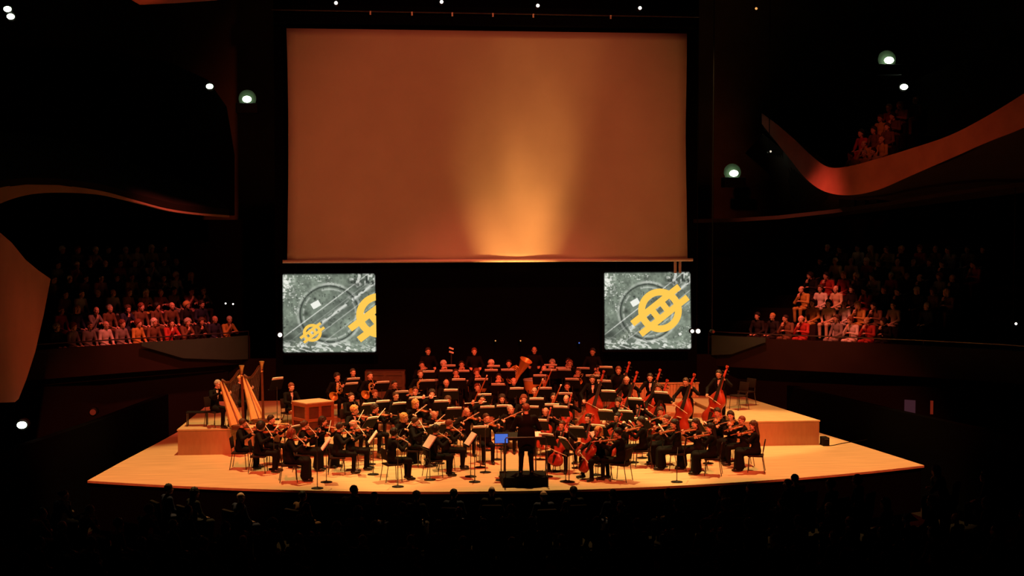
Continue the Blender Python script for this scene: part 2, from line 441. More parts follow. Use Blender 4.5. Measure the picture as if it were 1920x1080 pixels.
def setmat(o, slot, m):
    s = o.material_slots[slot]; s.link = 'OBJECT'; s.material = m
def person(kind, mtx, label, cat='person', group=None, skin=0, hair='short', hcol='brown', top=None, shirt=True, shoes=True, collar=None):
    H = HUMAN[kind]
    r = root('person', mtx, label, cat, group)
    b = link('body', H['body'], r); setmat(b, 0, SKIN[skin % 4])
    s = link('suit' if (top is None) else 'clothes', H['suit'], r)
    if top is not None: setmat(s, 0, top)
    setmat(s, 1, M['shirt'] if (shirt and top is None) else (top or M['suit']))
    if hair:
        h = link('hair', HAIR[hair], r, mtx=H['hm']); setmat(h, 0, HAIRM[hcol])
    if shoes:
        for me in H['shoes']: link('shoe', me, r)
    return r
# ------------------------------------------------------------------ poses
def seated(**k):
    P = dict(pelvis=(0, -.03, .56), chest=(0, -.01, .92), neck=(0, .02, 1.10), head=(0, .055, 1.24),
             shL=(-.185, 0, 1.03), shR=(.185, 0, 1.03), hipL=(-.09, .02, .54), hipR=(.09, .02, .54),
             knL=(-.13, .43, .52), knR=(.13, .43, .52), anL=(-.13, .43, .085), anR=(.13, .40, .085))
    P.update(k); return P
POSES = dict(
    violinist=seated(head=(-.02, .06, 1.24), hrot=(-.12, .15, .35), elL=(-.27, .17, .84), wrL=(-.31, .41, .99), hdL=(-.1, .3, .8), hnL=(.8, -.4, .2), htL=(.4, -.6, .4),
                     elR=(.40, .12, .86), wrR=(.23, .32, .98), hdR=(-.5, .8, -.1), hnR=(-.2, -.1, -1), htR=(-.8, -.5, 0), curl=1.0),
    cellist=seated(hrot=(-.15, 0, 0), knL=(-.26, .40, .52), knR=(.26, .40, .52), anL=(-.25, .36, .085), anR=(.25, .36, .085), toeL=(-.3, 1, 0), toeR=(.3, 1, 0),
                   elL=(-.42, .10, .90), wrL=(-.22, .18, 1.08), hdL=(.7, .25, .3), hnL=(.2, .2, -1), htL=(.3, -.9, .2),
                   elR=(.42, .14, .84), wrR=(.33, .40, .74), hdR=(-.3, .8, -.4), hnR=(-.4, -.2, -.9), htR=(-.8, -.4, 0), curl=.9),
    reed_player=seated(hrot=(-.12, 0, 0), elL=(-.26, .16, .82), wrL=(-.07, .30, .98), hdL=(.8, .35, -.1), hnL=(.2, -1, -.1), htL=(0, -.3, 1),
                       elR=(.27, .18, .80), wrR=(.08, .37, .84), hdR=(-.8, .35, -.1), hnR=(-.2, -1, -.1), htR=(0, -.3, 1), curl=.8),
    brass_player=seated(elL=(-.28, .14, .88), wrL=(-.09, .28, 1.14), hdL=(.55, .6, .2), hnL=(1, -.4, 0), htL=(0, -.5, 1),
                        elR=(.28, .16, .88), wrR=(.09, .32, 1.13), hdR=(-.45, .7, .3), hnR=(-1, -.3, 0), htR=(0, -.5, 1), curl=.8),
    horn_player=seated(elL=(-.30, .14, .84), wrL=(-.12, .30, .99), hdL=(.6, .5, 0), hnL=(.4, -.8, 0), htL=(0, 0, 1),
                       elR=(.34, .04, .80), wrR=(.24, .20, .72), hdR=(-.3, .7, .2), hnR=(-1, 0, .1), htR=(0, 0, 1), curl=.6),
    flautist=seated(hrot=(-.05, 0, -.3), elL=(-.20, .22, .92), wrL=(.04, .26, 1.13), hdL=(.5, .1, .5), hnL=(0, -1, .3), htL=(-.5, 0, -1),
                    elR=(.36, .10, .92), wrR=(.36, .24, 1.12), hdR=(-.3, .2, .6), hnR=(0, -1, 0), htR=(-1, 0, -.5), curl=.8),
    harpist=seated(head=(-.05, .06, 1.24), hrot=(-.1, 0, 0), elL=(-.34, .18, .92), wrL=(-.20, .42, 1.02), hdL=(.6, .5, -.1), hnL=(.9, -.3, 0), htL=(0, 0, 1),
                   elR=(.36, .18, .92), wrR=(.22, .40, 1.04), hdR=(-.6, .5, -.1), hnR=(-.9, -.3, 0), htR=(0, 0, 1), curl=.6),
    keyboard_player=seated(hrot=(-.3, 0, 0), elL=(-.25, .12, .80), wrL=(-.18, .36, .80), hdL=(0, 1, -.1), hnL=(0, -.1, -1), htL=(1, 0, 0),
                           elR=(.25, .12, .80), wrR=(.18, .36, .80), hdR=(0, 1, -.1), hnR=(0, -.1, -1), htR=(-1, 0, 0), curl=.4),
    spectator=seated(hrot=(-.05, 0, .1), elL=(-.26, .06, .76), wrL=(-.12, .26, .64), hdL=(.4, .9, -.1), hnL=(0, -.1, -1), htL=(1, 0, 0),
                     elR=(.26, .06, .76), wrR=(.12, .26, .64), hdR=(-.4, .9, -.1), hnR=(0, -.1, -1), htR=(-1, 0, 0), curl=.35),
    spectator_leaning=seated(chest=(0, .06, .90), neck=(0, .14, 1.07), head=(.02, .20, 1.20), hrot=(-.1, 0, -.35), shL=(-.185, .08, 1.0), shR=(.185, .08, 1.0),
                     elL=(-.28, .22, .76), wrL=(-.06, .36, .80), hdL=(.8, .2, .1), hnL=(0, -.1, -1), htL=(0, 1, 0),
                     elR=(.26, .26, .72), wrR=(.10, .30, .94), hdR=(-.4, .1, .9), hnR=(0, -1, 0), htR=(-1, 0, 0), curl=.8),
)
def standing(**k):
    P = dict(pelvis=(0, 0, .95), chest=(0, 0, 1.30), neck=(0, .01, 1.50), head=(0, .03, 1.635), shL=(-.19, 0, 1.42), shR=(.19, 0, 1.42),
             hipL=(-.09, 0, .93), hipR=(.09, 0, .93), knL=(-.11, .02, .50), knR=(.11, .02, .50), anL=(-.13, -.02, .085), anR=(.13, -.02, .085), stand=1)
    P.update(k); return P
POSES['conductor'] = standing(hrot=(-.2, 0, 0), bulk=1.22, elL=(-.31, .03, 1.14), wrL=(-.22, .29, 1.10), hdL=(.2, .9, .3), hnL=(.3, 0, -1), htL=(1, 0, 0),
                              elR=(.31, .03, 1.14), wrR=(.20, .29, 1.14), hdR=(-.2, .9, .3), hnR=(-.3, 0, -1), htR=(-1, 0, 0), curl=.6)
POSES['bassist'] = standing(chest=(0, .03, 1.29), neck=(.01, .06, 1.48), head=(.02, .09, 1.61), hrot=(-.25, 0, .2), elL=(-.40, .12, 1.30), wrL=(-.27, .26, 1.46), hdL=(.2, .5, .6), hnL=(.7, .3, -.3), htL=(.3, -.8, .3),
                            elR=(.36, .16, 1.16), wrR=(.26, .42, 1.02), hdR=(-.3, .8, -.4), hnR=(-.6, -.3, -.7), htR=(-.6, -.6, .2), curl=.9)
POSES['percussionist'] = standing(hrot=(-.15, 0, 0), elL=(-.30, .08, 1.16), wrL=(-.18, .32, 1.12), hdL=(.2, .9, -.1), hnL=(.4, 0, -1), htL=(1, 0, 0),
                                  elR=(.30, .08, 1.16), wrR=(.18, .32, 1.12), hdR=(-.2, .9, -.1), hnR=(-.4, 0, -1), htR=(-1, 0, 0), curl=1.0)
for k_, P_ in POSES.items(): figure(k_, P_)
figure('violinist_dress', POSES['violinist'], True)
figure('reed_player_dress', POSES['reed_player'], True)

# ------------------------------------------------------------------ instruments
def viol_body(name, L, half, thick, m, slope=False):
    """hourglass body lofted along z from 0 to L; front plate towards +y"""
    if slope: pro = [(0, .0), (.015, .45), (.06, .82), (.15, 1), (.26, .97), (.36, .80), (.44, .66), (.50, .62), (.56, .66), (.63, .78), (.70, .80), (.80, .66), (.90, .42), (.97, .22), (1, .12)]
    else: pro = [(0, .0), (.012, .40), (.05, .78), (.13, .97), (.21, 1), (.32, .86), (.385, .68), (.43, .58), (.50, .54), (.57, .57), (.62, .64), (.67, .74), (.76, .81), (.86, .78), (.94, .60), (.985, .32), (1, .10)]
    bm = bmesh.new(); rings = []; n = 16
    for t, wd in pro:
        r = []
        ww = max(wd, .02) * half
        for k in range(n):
            a = 2 * PI * k / n; ca, sa = math.cos(a), math.sin(a)
            x = ww * math.copysign(abs(ca) ** .45, ca)
            y = thick * .5 * math.copysign(abs(sa) ** .8, sa) * (.62 + .38 * (1 - abs(x / ww) ** 2 * .8) if abs(sa) > .4 else .8) * (0.75 + .25 * min(1, wd * 1.4))
            r.append(bm.verts.new((x, y, t * L)))
        rings.append(r)
    for A, B in zip(rings, rings[1:]):
        for k in range(n): bm.faces.new((A[k], A[(k + 1) % n], B[(k + 1) % n], B[k]))
    bm.faces.new(rings[0]); bm.faces.new(rings[-1])
    return bm_mesh(bm, name + '_body', m, True)
def viol_family(name, L, half, thick, total, m, slope=False, endpin=0):
    s = L / .355; f = thick * .5
    d = [('body', viol_body(name, L, half, thick, m, slope))]
    bm = bmesh.new()
    rod(bm, (0, f * .35, L * .97), (0, f * .55, total - .10 * s), .013 * s, .010 * s, 8)
    sweep(bm, [(0, f * .5, total - .11 * s), (0, f * .35, total - .05 * s), (0, f * .1, total - .02 * s), (0, f * .05, total), (0, f * .5, total + .005 * s), (0, f * .55, total - .02 * s)],
          [.011 * s, .011 * s, .010 * s, .010 * s, .009 * s, .006 * s], 8)
    rod(bm, (-.012 * s, f * .3, total - .006 * s), (.012 * s, f * .3, total - .006 * s), .012 * s, None, 10)
    d.append(('neck', bm_mesh(bm, name + '_neck', m, True)))
    bm = bmesh.new()
    v = [bm.verts.new(p) for p in [(-.018 * s, f * 1.15, L * .66), (.018 * s, f * 1.15, L * .66), (.011 * s, f * .9, total - .10 * s), (-.011 * s, f * .9, total - .10 * s),
                                   (-.018 * s, f * 1.35, L * .66), (.018 * s, f * 1.35, L * .66), (.011 * s, f * 1.05, total - .10 * s), (-.011 * s, f * 1.05, total - .10 * s)]]
    for q in ((0, 1, 2, 3), (4, 5, 6, 7), (0, 1, 5, 4), (1, 2, 6, 5), (2, 3, 7, 6), (3, 0, 4, 7)): bm.faces.new([v[i] for i in q])
    d.append(('fingerboard', bm_mesh(bm, name + '_fingerboard', M['ebony'])))
    bm = bmesh.new(); box(bm, (0, f * 1.25, L * .47), (.045 * s, .006 * s, f * .9), (PI / 2, 0, 0)); box(bm, (0, f * 1.2, L * .47), (.042 * s, f * .7, .006 * s))
    d.append(('bridge', bm_mesh(bm, name + '_bridge', M['bow'])))
    bm = bmesh.new(); rod(bm, (0, f * 1.15, L * .06), (0, f * 1.3, L * .36), .010 * s, .020 * s, 6)
    d.append(('tailpiece', bm_mesh(bm, name + '_tailpiece', M['ebony'])))
    bm = bmesh.new()
    for z_ in (.085, .07, .055, .04):
        sd = 1 if int(z_ * 1000) % 2 else -1
        rod(bm, (0, f * .35, total - z_ * s), (sd * .035 * s, f * .35, total - z_ * s), .003 * s, .005 * s, 6)
    d.append(('tuning_pegs', bm_mesh(bm, name + '_pegs', M['ebony'])))
    if endpin:
        bm = bmesh.new(); rod(bm, (0, 0, -endpin), (0, 0, .03), .008, None, 6); d.append(('endpin', bm_mesh(bm, name + '_endpin', M['steel'])))
    return d
INST = {}
INST['violin'] = viol_family('violin', .355, .104, .055, .59, M['viol'])
INST['viola'] = viol_family('viola', .41, .122, .062, .68, M['viol'])
INST['cello'] = viol_family('cello', .76, .225, .20, 1.24, M['cello'], endpin=.22)
INST['double_bass'] = viol_family('bass', 1.12, .345, .30, 1.86, M['bass'], slope=True, endpin=.10)
def bow_mesh(name, L):
    bm = bmesh.new(); rod(bm, (0, 0, 0), (0, 0, L), .006, .0045, 6); a = bm_mesh(bm, name + '_stick', M['bow'])
    b = boxme(name + '_hair', (0, .018, L * .5), (.012, .003, L * .94), M['bowhair'])
    c = boxme(name + '_frog', (0, .012, .05), (.014, .024, .05), M['ebony'], None, .003)
    return [('stick', a), ('bow_hair', b), ('frog', c)]
INST['violin_bow'] = bow_mesh('violin_bow', .74)
INST['cello_bow'] = bow_mesh('cello_bow', .71)

def tube_inst(name, L, r0, r1, bell, m, keys, mouth=.06):
    bm = bmesh.new(); rod(bm, (0, 0, mouth), (0, 0, L), r0, r1, 10); a = [('body', bm_mesh(bm, name + '_body', m, True))]
    bm = bmesh.new(); rod(bm, (0, 0, 0), (0, 0, mouth), r0 * .4, r0 * .9, 8); a.append(('mouthpiece', bm_mesh(bm, name + '_mouth', M['ebony'])))
    bm = bmesh.new(); lathe(bm, [(r1, L - .01), (r1 * 1.2, L + .02), (bell * .7, L + .05), (bell, L + .075), (bell * .85, L + .07), (r1 * .6, L + .01)], 14)
    a.append(('bell', bm_mesh(bm, name + '_bell', m, True)))
    bm = bmesh.new()
    for i in range(keys):
        z = L * (.25 + .65 * i / keys); lathe(bm, [(r1 * 1.35, z), (r1 * 1.35, z + .012)], 10); rod(bm, (0, r1 * 1.2, z), (0, r1 * 1.5, z + .03), .004, None, 6)
    a.append(('keywork', bm_mesh(bm, name + '_keys', M['silver'])))
    return a
INST['clarinet'] = tube_inst('clarinet', .60, .014, .015, .035, M['ebony'], 7)
INST['oboe'] = tube_inst('oboe', .57, .008, .013, .024, M['ebony'], 8)
def bassoon():
    bm = bmesh.new(); rod(bm, (0, 0, .05), (0, 0, 1.30), .030, .018, 10); rod(bm, (.045, 0, .05), (.045, 0, .85), .030, .022, 10); rod(bm, (.02, 0, 0), (.02, 0, .09), .045, .045, 10)
    a = [('body', bm_mesh(bm, 'bassoon_body', M['viol'], True))]
    bm = bmesh.new(); lathe(bm, [(.018, 1.29), (.024, 1.33), (.024, 1.35)], 12); a.append(('bell', bm_mesh(bm, 'bassoon_bell', M['paper'], True)))
    bm = bmesh.new(); sweep(bm, [(.045, 0, .84), (.06, 0, .95), (.10, -.08, 1.0), (.11, -.22, .96)], .006, 6); a.append(('bocal', bm_mesh(bm, 'bassoon_bocal', M['silver'], True)))
    return a
INST['bassoon'] = bassoon()
bm = bmesh.new(); rod(bm, (0, 0, 0), (0, 0, .67), .0105, .0095, 10); rod(bm, (0, 0, .05), (0, 0, .08), .014, None, 10)
f1 = bm_mesh(bm, 'flute_tube', M['silver'], True)
bm = bmesh.new()
for i in range(9): rod(bm, (0, .008, .22 + .045 * i), (0, .016, .22 + .045 * i), .009, None, 8)
INST['flute'] = [('body', f1), ('keywork', bm_mesh(bm, 'flute_keys', M['silver']))]
def flare(bm, z0, L, r0, R, n=18, mtx=None):
    lathe(bm, [(r0 + (R - r0) * (k / 8) ** 3.2, z0 + L * k / 8) for k in range(9)] + [(R * .93, z0 + L * .985), (r0 * .8, z0 + L * .3)], n, mtx)
def trumpet():
    bm = bmesh.new()
    sweep(bm, [(0, 0, .02), (0, 0, .36), (0, -.03, .40), (0, -.07, .40), (0, -.10, .36), (0, -.10, .14), (0, -.07, .10), (0, -.03, .10), (0, -.01, .13), (0, 0, .2)], .007, 8)
    a = [('tubing', bm_mesh(bm, 'trumpet_tubing', M['brass'], True))]
    bm = bmesh.new(); flare(bm, .18, .32, .008, .062); a.append(('bell', bm_mesh(bm, 'trumpet_bell', M['brass'], True)))
    bm = bmesh.new()
    for i in range(3): rod(bm, (0, -.12, .19 + .03 * i), (0, .035, .19 + .03 * i), .012, None, 10)
    a.append(('valves', bm_mesh(bm, 'trumpet_valves', M['silver'], True)))
    return a
INST['trumpet'] = trumpet()
def trombone():
    bm = bmesh.new(); sweep(bm, [(0, 0, .02), (0, 0, .75), (.0, -.04, .80), (0, -.09, .80), (0, -.12, .75), (0, -.12, -.02)], .0085, 8)
    a = [('slide', bm_mesh(bm, 'trombone_slide', M['silver'], True))]
    bm = bmesh.new(); sweep(bm, [(0, -.12, 0), (.02, -.12, -.12), (.06, -.10, -.24), (.10, -.06, -.28), (.14, -.03, -.24), (.15, -.02, -.10), (.15, -.02, .10)], .010, 8)
    flare(bm, .08, .34, .011, .11, 18, Matrix.Translation((.15, -.02, 0))); a.append(('bell', bm_mesh(bm, 'trombone_bell', M['brass'], True)))
    return a
INST['trombone'] = trombone()
def horn():
    bm = bmesh.new()
    for R, o_ in ((.15, 0), (.125, .02), (.10, -.02)):
        sweep(bm, [(R * math.cos(a), o_, R * math.sin(a)) for a in [2 * PI * k / 20 for k in range(20)]], .010, 8, True)
    sweep(bm, [(-.13, 0, .08), (-.16, -.05, .22), (-.14, -.10, .30)], [.008, .006, .006], 8)
    a = [('tubing', bm_mesh(bm, 'horn_tubing', M['brass'], True))]
    bm = bmesh.new(); flare(bm, 0, .30, .02, .155, 20, Matrix.Translation((.10, .0, -.08)) @ Euler((0, PI * .62, 0)).to_matrix().to_4x4()); a.append(('bell', bm_mesh(bm, 'horn_bell', M['brass'], True)))
    bm = bmesh.new()
    for i in range(3): rod(bm, (-.04 + .04 * i, -.04, .0), (-.04 + .04 * i, .04, .0), .015, None, 10)
    a.append(('valves', bm_mesh(bm, 'horn_valves', M['silver'], True)))
    return a
INST['horn'] = horn()
def tuba():
    bm = bmesh.new()
    for k, R in enumerate((.24, .19, .14)):
        sweep(bm, [(R * .75 * math.cos(a), .03 * k, .33 + R * 1.35 * math.sin(a)) for a in [2 * PI * q / 22 for q in range(22)]], .030 - .006 * k, 8, True)
    sweep(bm, [(-.12, 0, .55), (-.05, -.08, .72), (.02, -.20, .74)], [.012, .009, .009], 8)
    a = [('tubing', bm_mesh(bm, 'tuba_tubing', M['brass'], True))]
    bm = bmesh.new(); flare(bm, .10, .90, .045, .22, 24, Matrix.Translation((.17, 0, 0))); a.append(('bell', bm_mesh(bm, 'tuba_bell', M['brass'], True)))
    bm = bmesh.new()
    for i in range(4): rod(bm, (-.06 + .04 * i, .09, .30), (-.06 + .04 * i, .09, .52), .016, None, 10)
    a.append(('valves', bm_mesh(bm, 'tuba_valves', M['silver'], True)))
    return a
INST['tuba'] = tuba()
def harp():
    # figure frame: the player at the origin facing +y
    top = Vector((.10, .14, 1.36)); bot = Vector((.10, .76, .16)); colb = Vector((.10, .98, .14)); colt = Vector((.10, .93, 1.84))
    bm = bmesh.new(); n = 12; rings = []
    ax = (bot - top).normalized(); nb = Vector((0, -ax.z, ax.y)); nb = nb if nb.y < 0 else -nb
    for t in [k / 10 for k in range(11)]:
        p = top.lerp(bot, t); hw = .060 + .21 * t; dp = .06 + .16 * t; r = []
        for k in range(n):
            a = PI * k / (n - 1); r.append(bm.verts.new(p + Vector((hw * math.cos(a), 0, 0)) + nb * dp * math.sin(a)))
        rings.append(r)
    for A, B in zip(rings, rings[1:]):
        for k in range(n): bm.faces.new((A[k], A[(k + 1) % n], B[(k + 1) % n], B[k]))
    bm.faces.new(rings[0]); bm.faces.new(rings[-1])
    d = [('soundbox', bm_mesh(bm, 'harp_soundbox', M['harp']))]
    bm = bmesh.new(); q = -nb * .012
    vv = [bm.verts.new(top + Vector((sx * .06, 0, 0)) + q * o_) for o_ in (0, 1) for sx in (-1, 1)] + [bm.verts.new(bot + Vector((sx * .27, 0, 0)) + q * o_) for o_ in (0, 1) for sx in (-1, 1)]
    for f in ((0, 1, 5, 4), (2, 3, 7, 6), (0, 2, 6, 4), (1, 3, 7, 5), (0, 1, 3, 2), (4, 5, 7, 6)): bm.faces.new([vv[i] for i in f])
    sb = bm_mesh(bm, 'harp_soundboard', M['harp']); d.append(('soundboard', sb))
    bm = bmesh.new(); rod(bm, top + q * 1.2, bot + q * 1.2, .012, .018, 6); d.append(('string_rib', bm_mesh(bm, 'harp_rib', M['harp_dark'])))
    bm = bmesh.new(); rod(bm, colb, colt - Vector((0, 0, .12)), .040, .034, 14); d.append(('column', bm_mesh(bm, 'harp_column', M['harp_dark'], True)))
    bm = bmesh.new(); lathe(bm, [(.035, -.30), (.045, -.26), (.035, -.24), (.04, -.12), (.055, -.06), (.075, 0), (.08, .03), (.05, .035)], 18, Matrix.Translation(colt)); d.append(('crown', bm_mesh(bm, 'harp_crown', M['gold'], True)))
    bm = bmesh.new(); pts = [(.10, .92, 1.74), (.10, .80, 1.70), (.10, .64, 1.52), (.10, .46, 1.36), (.10, .30, 1.34), (.10, .16, 1.40)]
    sweep(bm, pts, [.035, .034, .032, .034, .038, .042], 8); d.append(('neck', bm_mesh(bm, 'harp_neck', M['harp_dark'], True)))
    bm = bmesh.new(); box(bm, (.10, .86, .08), (.40, .36, .16), None, .03); d.append(('pedestal', bm_mesh(bm, 'harp_pedestal', M['harp_dark'], True)))
    bm = bmesh.new()
    for k in range(22):
        t = .06 + .9 * k / 22; a = top.lerp(bot, t) + q * 1.5; kk = 1 - (k / 22); yb = .20 + .70 * (1 - kk)
        i = (yb - .16) / .76; zt = np.interp(yb, [.16, .30, .46, .64, .80, .92], [1.38, 1.32, 1.34, 1.49, 1.67, 1.71]); rod(bm, a, (.10, yb, float(zt)), .0009, None, 4)
    d.append(('strings', bm_mesh(bm, 'harp_strings', M['bowhair'])))
    return d
INST['harp'] = harp()

def place(kind, mtx, label, cat, group=None, name=None):
    r = root(name or kind, mtx, label, cat, group)
    for nm, me in INST[kind]:
        o = link(nm, me, r)
        if nm in ('strings', 'tuning_pegs', 'keywork', 'valves', 'tubing'): o['kind'] = 'stuff'
    return r
def axis_mtx(base, top, front):
    """frame with z from base to top and +y towards front"""
    b, t = Vector(base), Vector(top); z = (t - b).normalized(); f = Vector(front); y = (f - z * f.dot(z)).normalized(); x = y.cross(z)
    return Matrix.Translation(b) @ Matrix((x, y, z)).transposed().to_4x4()

# ------------------------------------------------------------------ chairs, stands, microphones
CH = {}
bm = bmesh.new(); box(bm, (0, -.02, .445), (.44, .42, .045), None, .015); CH['seat'] = bm_mesh(bm, 'chair_seat', M['seat'], True)
bm = bmesh.new(); box(bm, (0, -.245, .72), (.42, .03, .30), (.16, 0, 0), .012); CH['backrest'] = bm_mesh(bm, 'chair_backrest', M['seat'], True)
legs = []
for sx in (-1, 1):
    bm = bmesh.new(); sweep(bm, [(sx * .21, .18, .006), (sx * .20, .15, .42), (sx * .20, .10, .425)], .011, 6); legs.append(bm_mesh(bm, 'chair_leg', M['steel'], True))
    bm = bmesh.new(); sweep(bm, [(sx * .21, -.27, .006), (sx * .20, -.20, .42), (sx * .20, -.222, .58), (sx * .19, -.262, .80)], .011, 6); legs.append(bm_mesh(bm, 'chair_leg', M['steel'], True))
CH['legs'] = legs
def chair(mtx, label, group='orchestra chairs'):
    r = root('chair', mtx, label, 'chair', group)
    link('seat', CH['seat'], r); link('backrest', CH['backrest'], r)
    for l in CH['legs']: link('leg', l, r)
    return r
ST = {}
DT = Euler((math.radians(-62), 0, 0)).to_matrix().to_4x4()   # desk tilt: face towards -y (the reader) and up
bm = bmesh.new(); box(bm, (0, 0, 0), (.50, .012, .34)); ST['desk'] = bm_mesh(bm, 'stand_desk', M['blackp'])
bm = bmesh.new(); box(bm, (0, -.03, -.17), (.50, .06, .012)); ST['ledge'] = bm_mesh(bm, 'stand_ledge', M['blackp'])
bm = bmesh.new(); rod(bm, (0, 0, .03), (0, 0, 1.02), .011, .009, 8); ST['pole'] = bm_mesh(bm, 'stand_pole', M['steel'], True)
bm = bmesh.new(); lathe(bm, [(.02, .05), (.035, .035), (.15, .018), (.155, .0), (.02, .0)], 20); ST['base'] = bm_mesh(bm, 'stand_base', M['blackp'], True)
bm = bmesh.new()
for s in (-1, 1): box(bm, (s * .106, -.020, .02), (.21, .028, .37), (0, 0, s * .05))
ST['sheet'] = bm_mesh(bm, 'sheet_pages', M['paper'])
def music_stand(mtx, label, sheet_label, h=1.0, tilt=22, group='music stands'):
    r = root('music_stand', mtx, label, 'music stand', group)
    p = link('pole', ST['pole'], r); p.scale = (1, 1, h / 1.02); link('base', ST['base'], r)
    dm = Matrix.Translation((0, -.02, h + .06)) @ Euler((math.radians(-tilt), 0, 0)).to_matrix().to_4x4()
    d = link('desk', ST['desk'], r, mtx=dm); link('ledge', ST['ledge'], d)
    if sheet_label:
        s = link('sheet_music', ST['sheet'], None, mtx=mtx @ dm @ Matrix.Translation((0, -.004, .03)))
        tag(s, sheet_label, 'sheet music', 'sheet music on the stands')
    return r
# ------------------------------------------------------------------ stage
def front_y(x): return -.98 + 2.62 * (abs(x) / 11.3) ** 2
SIDE = [(11.3, 1.64), (10.9, 4.5), (10.35, 8.0), (9.75, 12.2)]
bm = bmesh.new()
out = [(x, front_y(x)) for x in [-11.3 + 22.6 * k / 40 for k in range(41)]] + SIDE[1:] + [(-x, y) for x, y in reversed(SIDE[1:])]
prism(bm, out, -.06, 0)
struct('floor_stage', bm_mesh(bm, 'floor_stage', M['floor']))
bm = bmesh.new()
prism(bm, [(x * .995, y + .06) for x, y in out[:41]] + [(x * .98, y) for x, y in out[41:]], -1.3, -.062)
struct('stage_base', bm_mesh(bm, 'stage_base', M['black']))
TIER_PTS = [(.17, [(-4.9, 4.0), (-3.8, 4.5), (-2.2, 5.35), (0, 5.8), (2.2, 5.5), (3.9, 4.9), (5.6, 4.2)]),
            (.33, [(-6.5, 4.3), (-5.2, 4.9), (-3.0, 6.5), (0, 7.15), (3.0, 6.7), (5.4, 5.6), (7.0, 5.0)]),
            (.47, [(-6.6, 6.6), (-5.0, 7.0), (-2.8, 8.1), (0, 8.6), (2.8, 8.2), (5.2, 7.0), (7.0, 6.3)]),
            (.62, [(-6.6, 8.3), (-4.5, 9.0), (0, 10.0), (4.5, 9.2), (6.9, 8.4)]),
            (.75, [(-6.6, 10.4), (-4.0, 10.9), (0, 11.3), (4.0, 11.0), (6.8, 10.2)])]
BOX_L = [(-9.45, 5.55), (-6.9, 5.55), (-6.6, 6.6), (-6.6, 12.0), (-9.1, 12.0)]
BOX_R = [(9.55, 5.5), (8.75, 11.8), (6.8, 11.9), (7.1, 5.5)]
def inside(x, y, poly):
    c = False; j = len(poly) - 1
    for i in range(len(poly)):
        if (poly[i][1] > y) != (poly[j][1] > y) and x < (poly[j][0] - poly[i][0]) * (y - poly[i][1]) / (poly[j][1] - poly[i][1]) + poly[i][0]: c = not c
        j = i
    return c
TIERS = [(z, p + [(p[-1][0], 12.0), (p[0][0], 12.0)]) for z, p in TIER_PTS] + [(.75, BOX_L), (.75, BOX_R)]
def tier(x, y):
    z = 0
    for h, p in TIERS:
        if inside(x, y, p): z = max(z, h)
    return z
def riser(name, pts, z0, z1, label):
    r = root(name, (pts[0][0], pts[0][1], z0), label, 'stage riser')
    off = r.matrix_basis.inverted()
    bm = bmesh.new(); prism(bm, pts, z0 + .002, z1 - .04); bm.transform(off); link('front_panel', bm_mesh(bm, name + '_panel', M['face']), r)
    c = Vector((sum(p[0] for p in pts) / len(pts), sum(p[1] for p in pts) / len(pts)))
    q = [(p[0] + (.02 if p[0] > c.x else -.02), p[1] + (.02 if p[1] > c.y else -.025)) for p in pts]
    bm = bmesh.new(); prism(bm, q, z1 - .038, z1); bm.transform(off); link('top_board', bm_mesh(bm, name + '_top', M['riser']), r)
words_ = ['lowest curved wooden riser step in front of the woodwinds', 'second curved wooden riser step carrying the woodwinds', 'third curved wooden riser step carrying the horns',
          'fourth curved wooden riser step carrying the brass', 'rearmost curved wooden riser step carrying the percussion']
for i, (z, p) in enumerate(TIER_PTS):
    riser('orchestra_riser', p + [(p[-1][0], 12.0), (p[0][0], 12.0)], 0 if i == 0 else TIER_PTS[i - 1][0], z, words_[i])
riser('orchestra_riser', BOX_L, 0, .75, 'tall wooden riser block under the two harps at the stage edge')
riser('orchestra_riser', BOX_R, 0, .75, 'tall wooden riser block beneath the double basses, largely empty')
# slatted wooden barrier behind the basses
r = root('wooden_barrier', (4.9, 11.3, .75), 'low slatted wooden barrier standing behind the double basses', 'barrier')
link('top_rail', boxme('barrier_rail', (1.15, .03, .51), (2.36, .09, .05), M['slat'], None, .008), r)
link('back_board', boxme('barrier_board', (1.15, .07, .24), (2.3, .03, .46), M['slat']), r)
sl = boxme('barrier_slat', (0, 0, .245), (.100, .03, .47), M['slat'], None, .006)
for k in range(21): link('slat', sl, r, loc=(.06 + .11 * k, .035, 0))

# ------------------------------------------------------------------ hall shell
def quad_strip(name, A, B, m, th=None):
    n = len(A); v = list(A) + list(B)
    f = [(i, i + 1, n + i + 1, n + i) for i in range(n - 1)]
    me = me_from(v, f, name, [m], True)
    return me
def slab(name, A, B, nrm, th, m, smooth=True):
    """a ribbon between two lines, given a thickness along nrm"""
    n = len(A); A = [Vector(a) for a in A]; B = [Vector(b) for b in B]; d = Vector(nrm).normalized() * th
    v = A + B + [a + d for a in A] + [b + d for b in B]; f = []
    for i in range(n - 1):
        f += [(i, i + 1, n + i + 1, n + i), (2 * n + i, 3 * n + i, 3 * n + i + 1, 2 * n + i + 1), (i, 2 * n + i, 2 * n + i + 1, i + 1), (n + i, n + i + 1, 3 * n + i + 1, 3 * n + i)]
    f += [(0, n, 3 * n, 2 * n), (n - 1, 3 * n - 1, 4 * n - 1, 2 * n - 1)]
    me = me_from(v, f, name, [m])
    bm = bmesh.new(); bm.from_mesh(me); bmesh.ops.recalc_face_normals(bm, faces=bm.faces); bm.to_mesh(me); bm.free()
    if smooth:
        me.polygons.foreach_set('use_smooth', [True] * len(me.polygons)); me.set_sharp_from_angle(angle=math.radians(35))
    return me
struct('floor_stalls', boxme('floor_stalls', (0, -20, -1.75), (60, 72, .3), M['walld']))
struct('wall_back', boxme('wall_back', (0, 22.2, 9), (64, .4, 24), M['wall']))
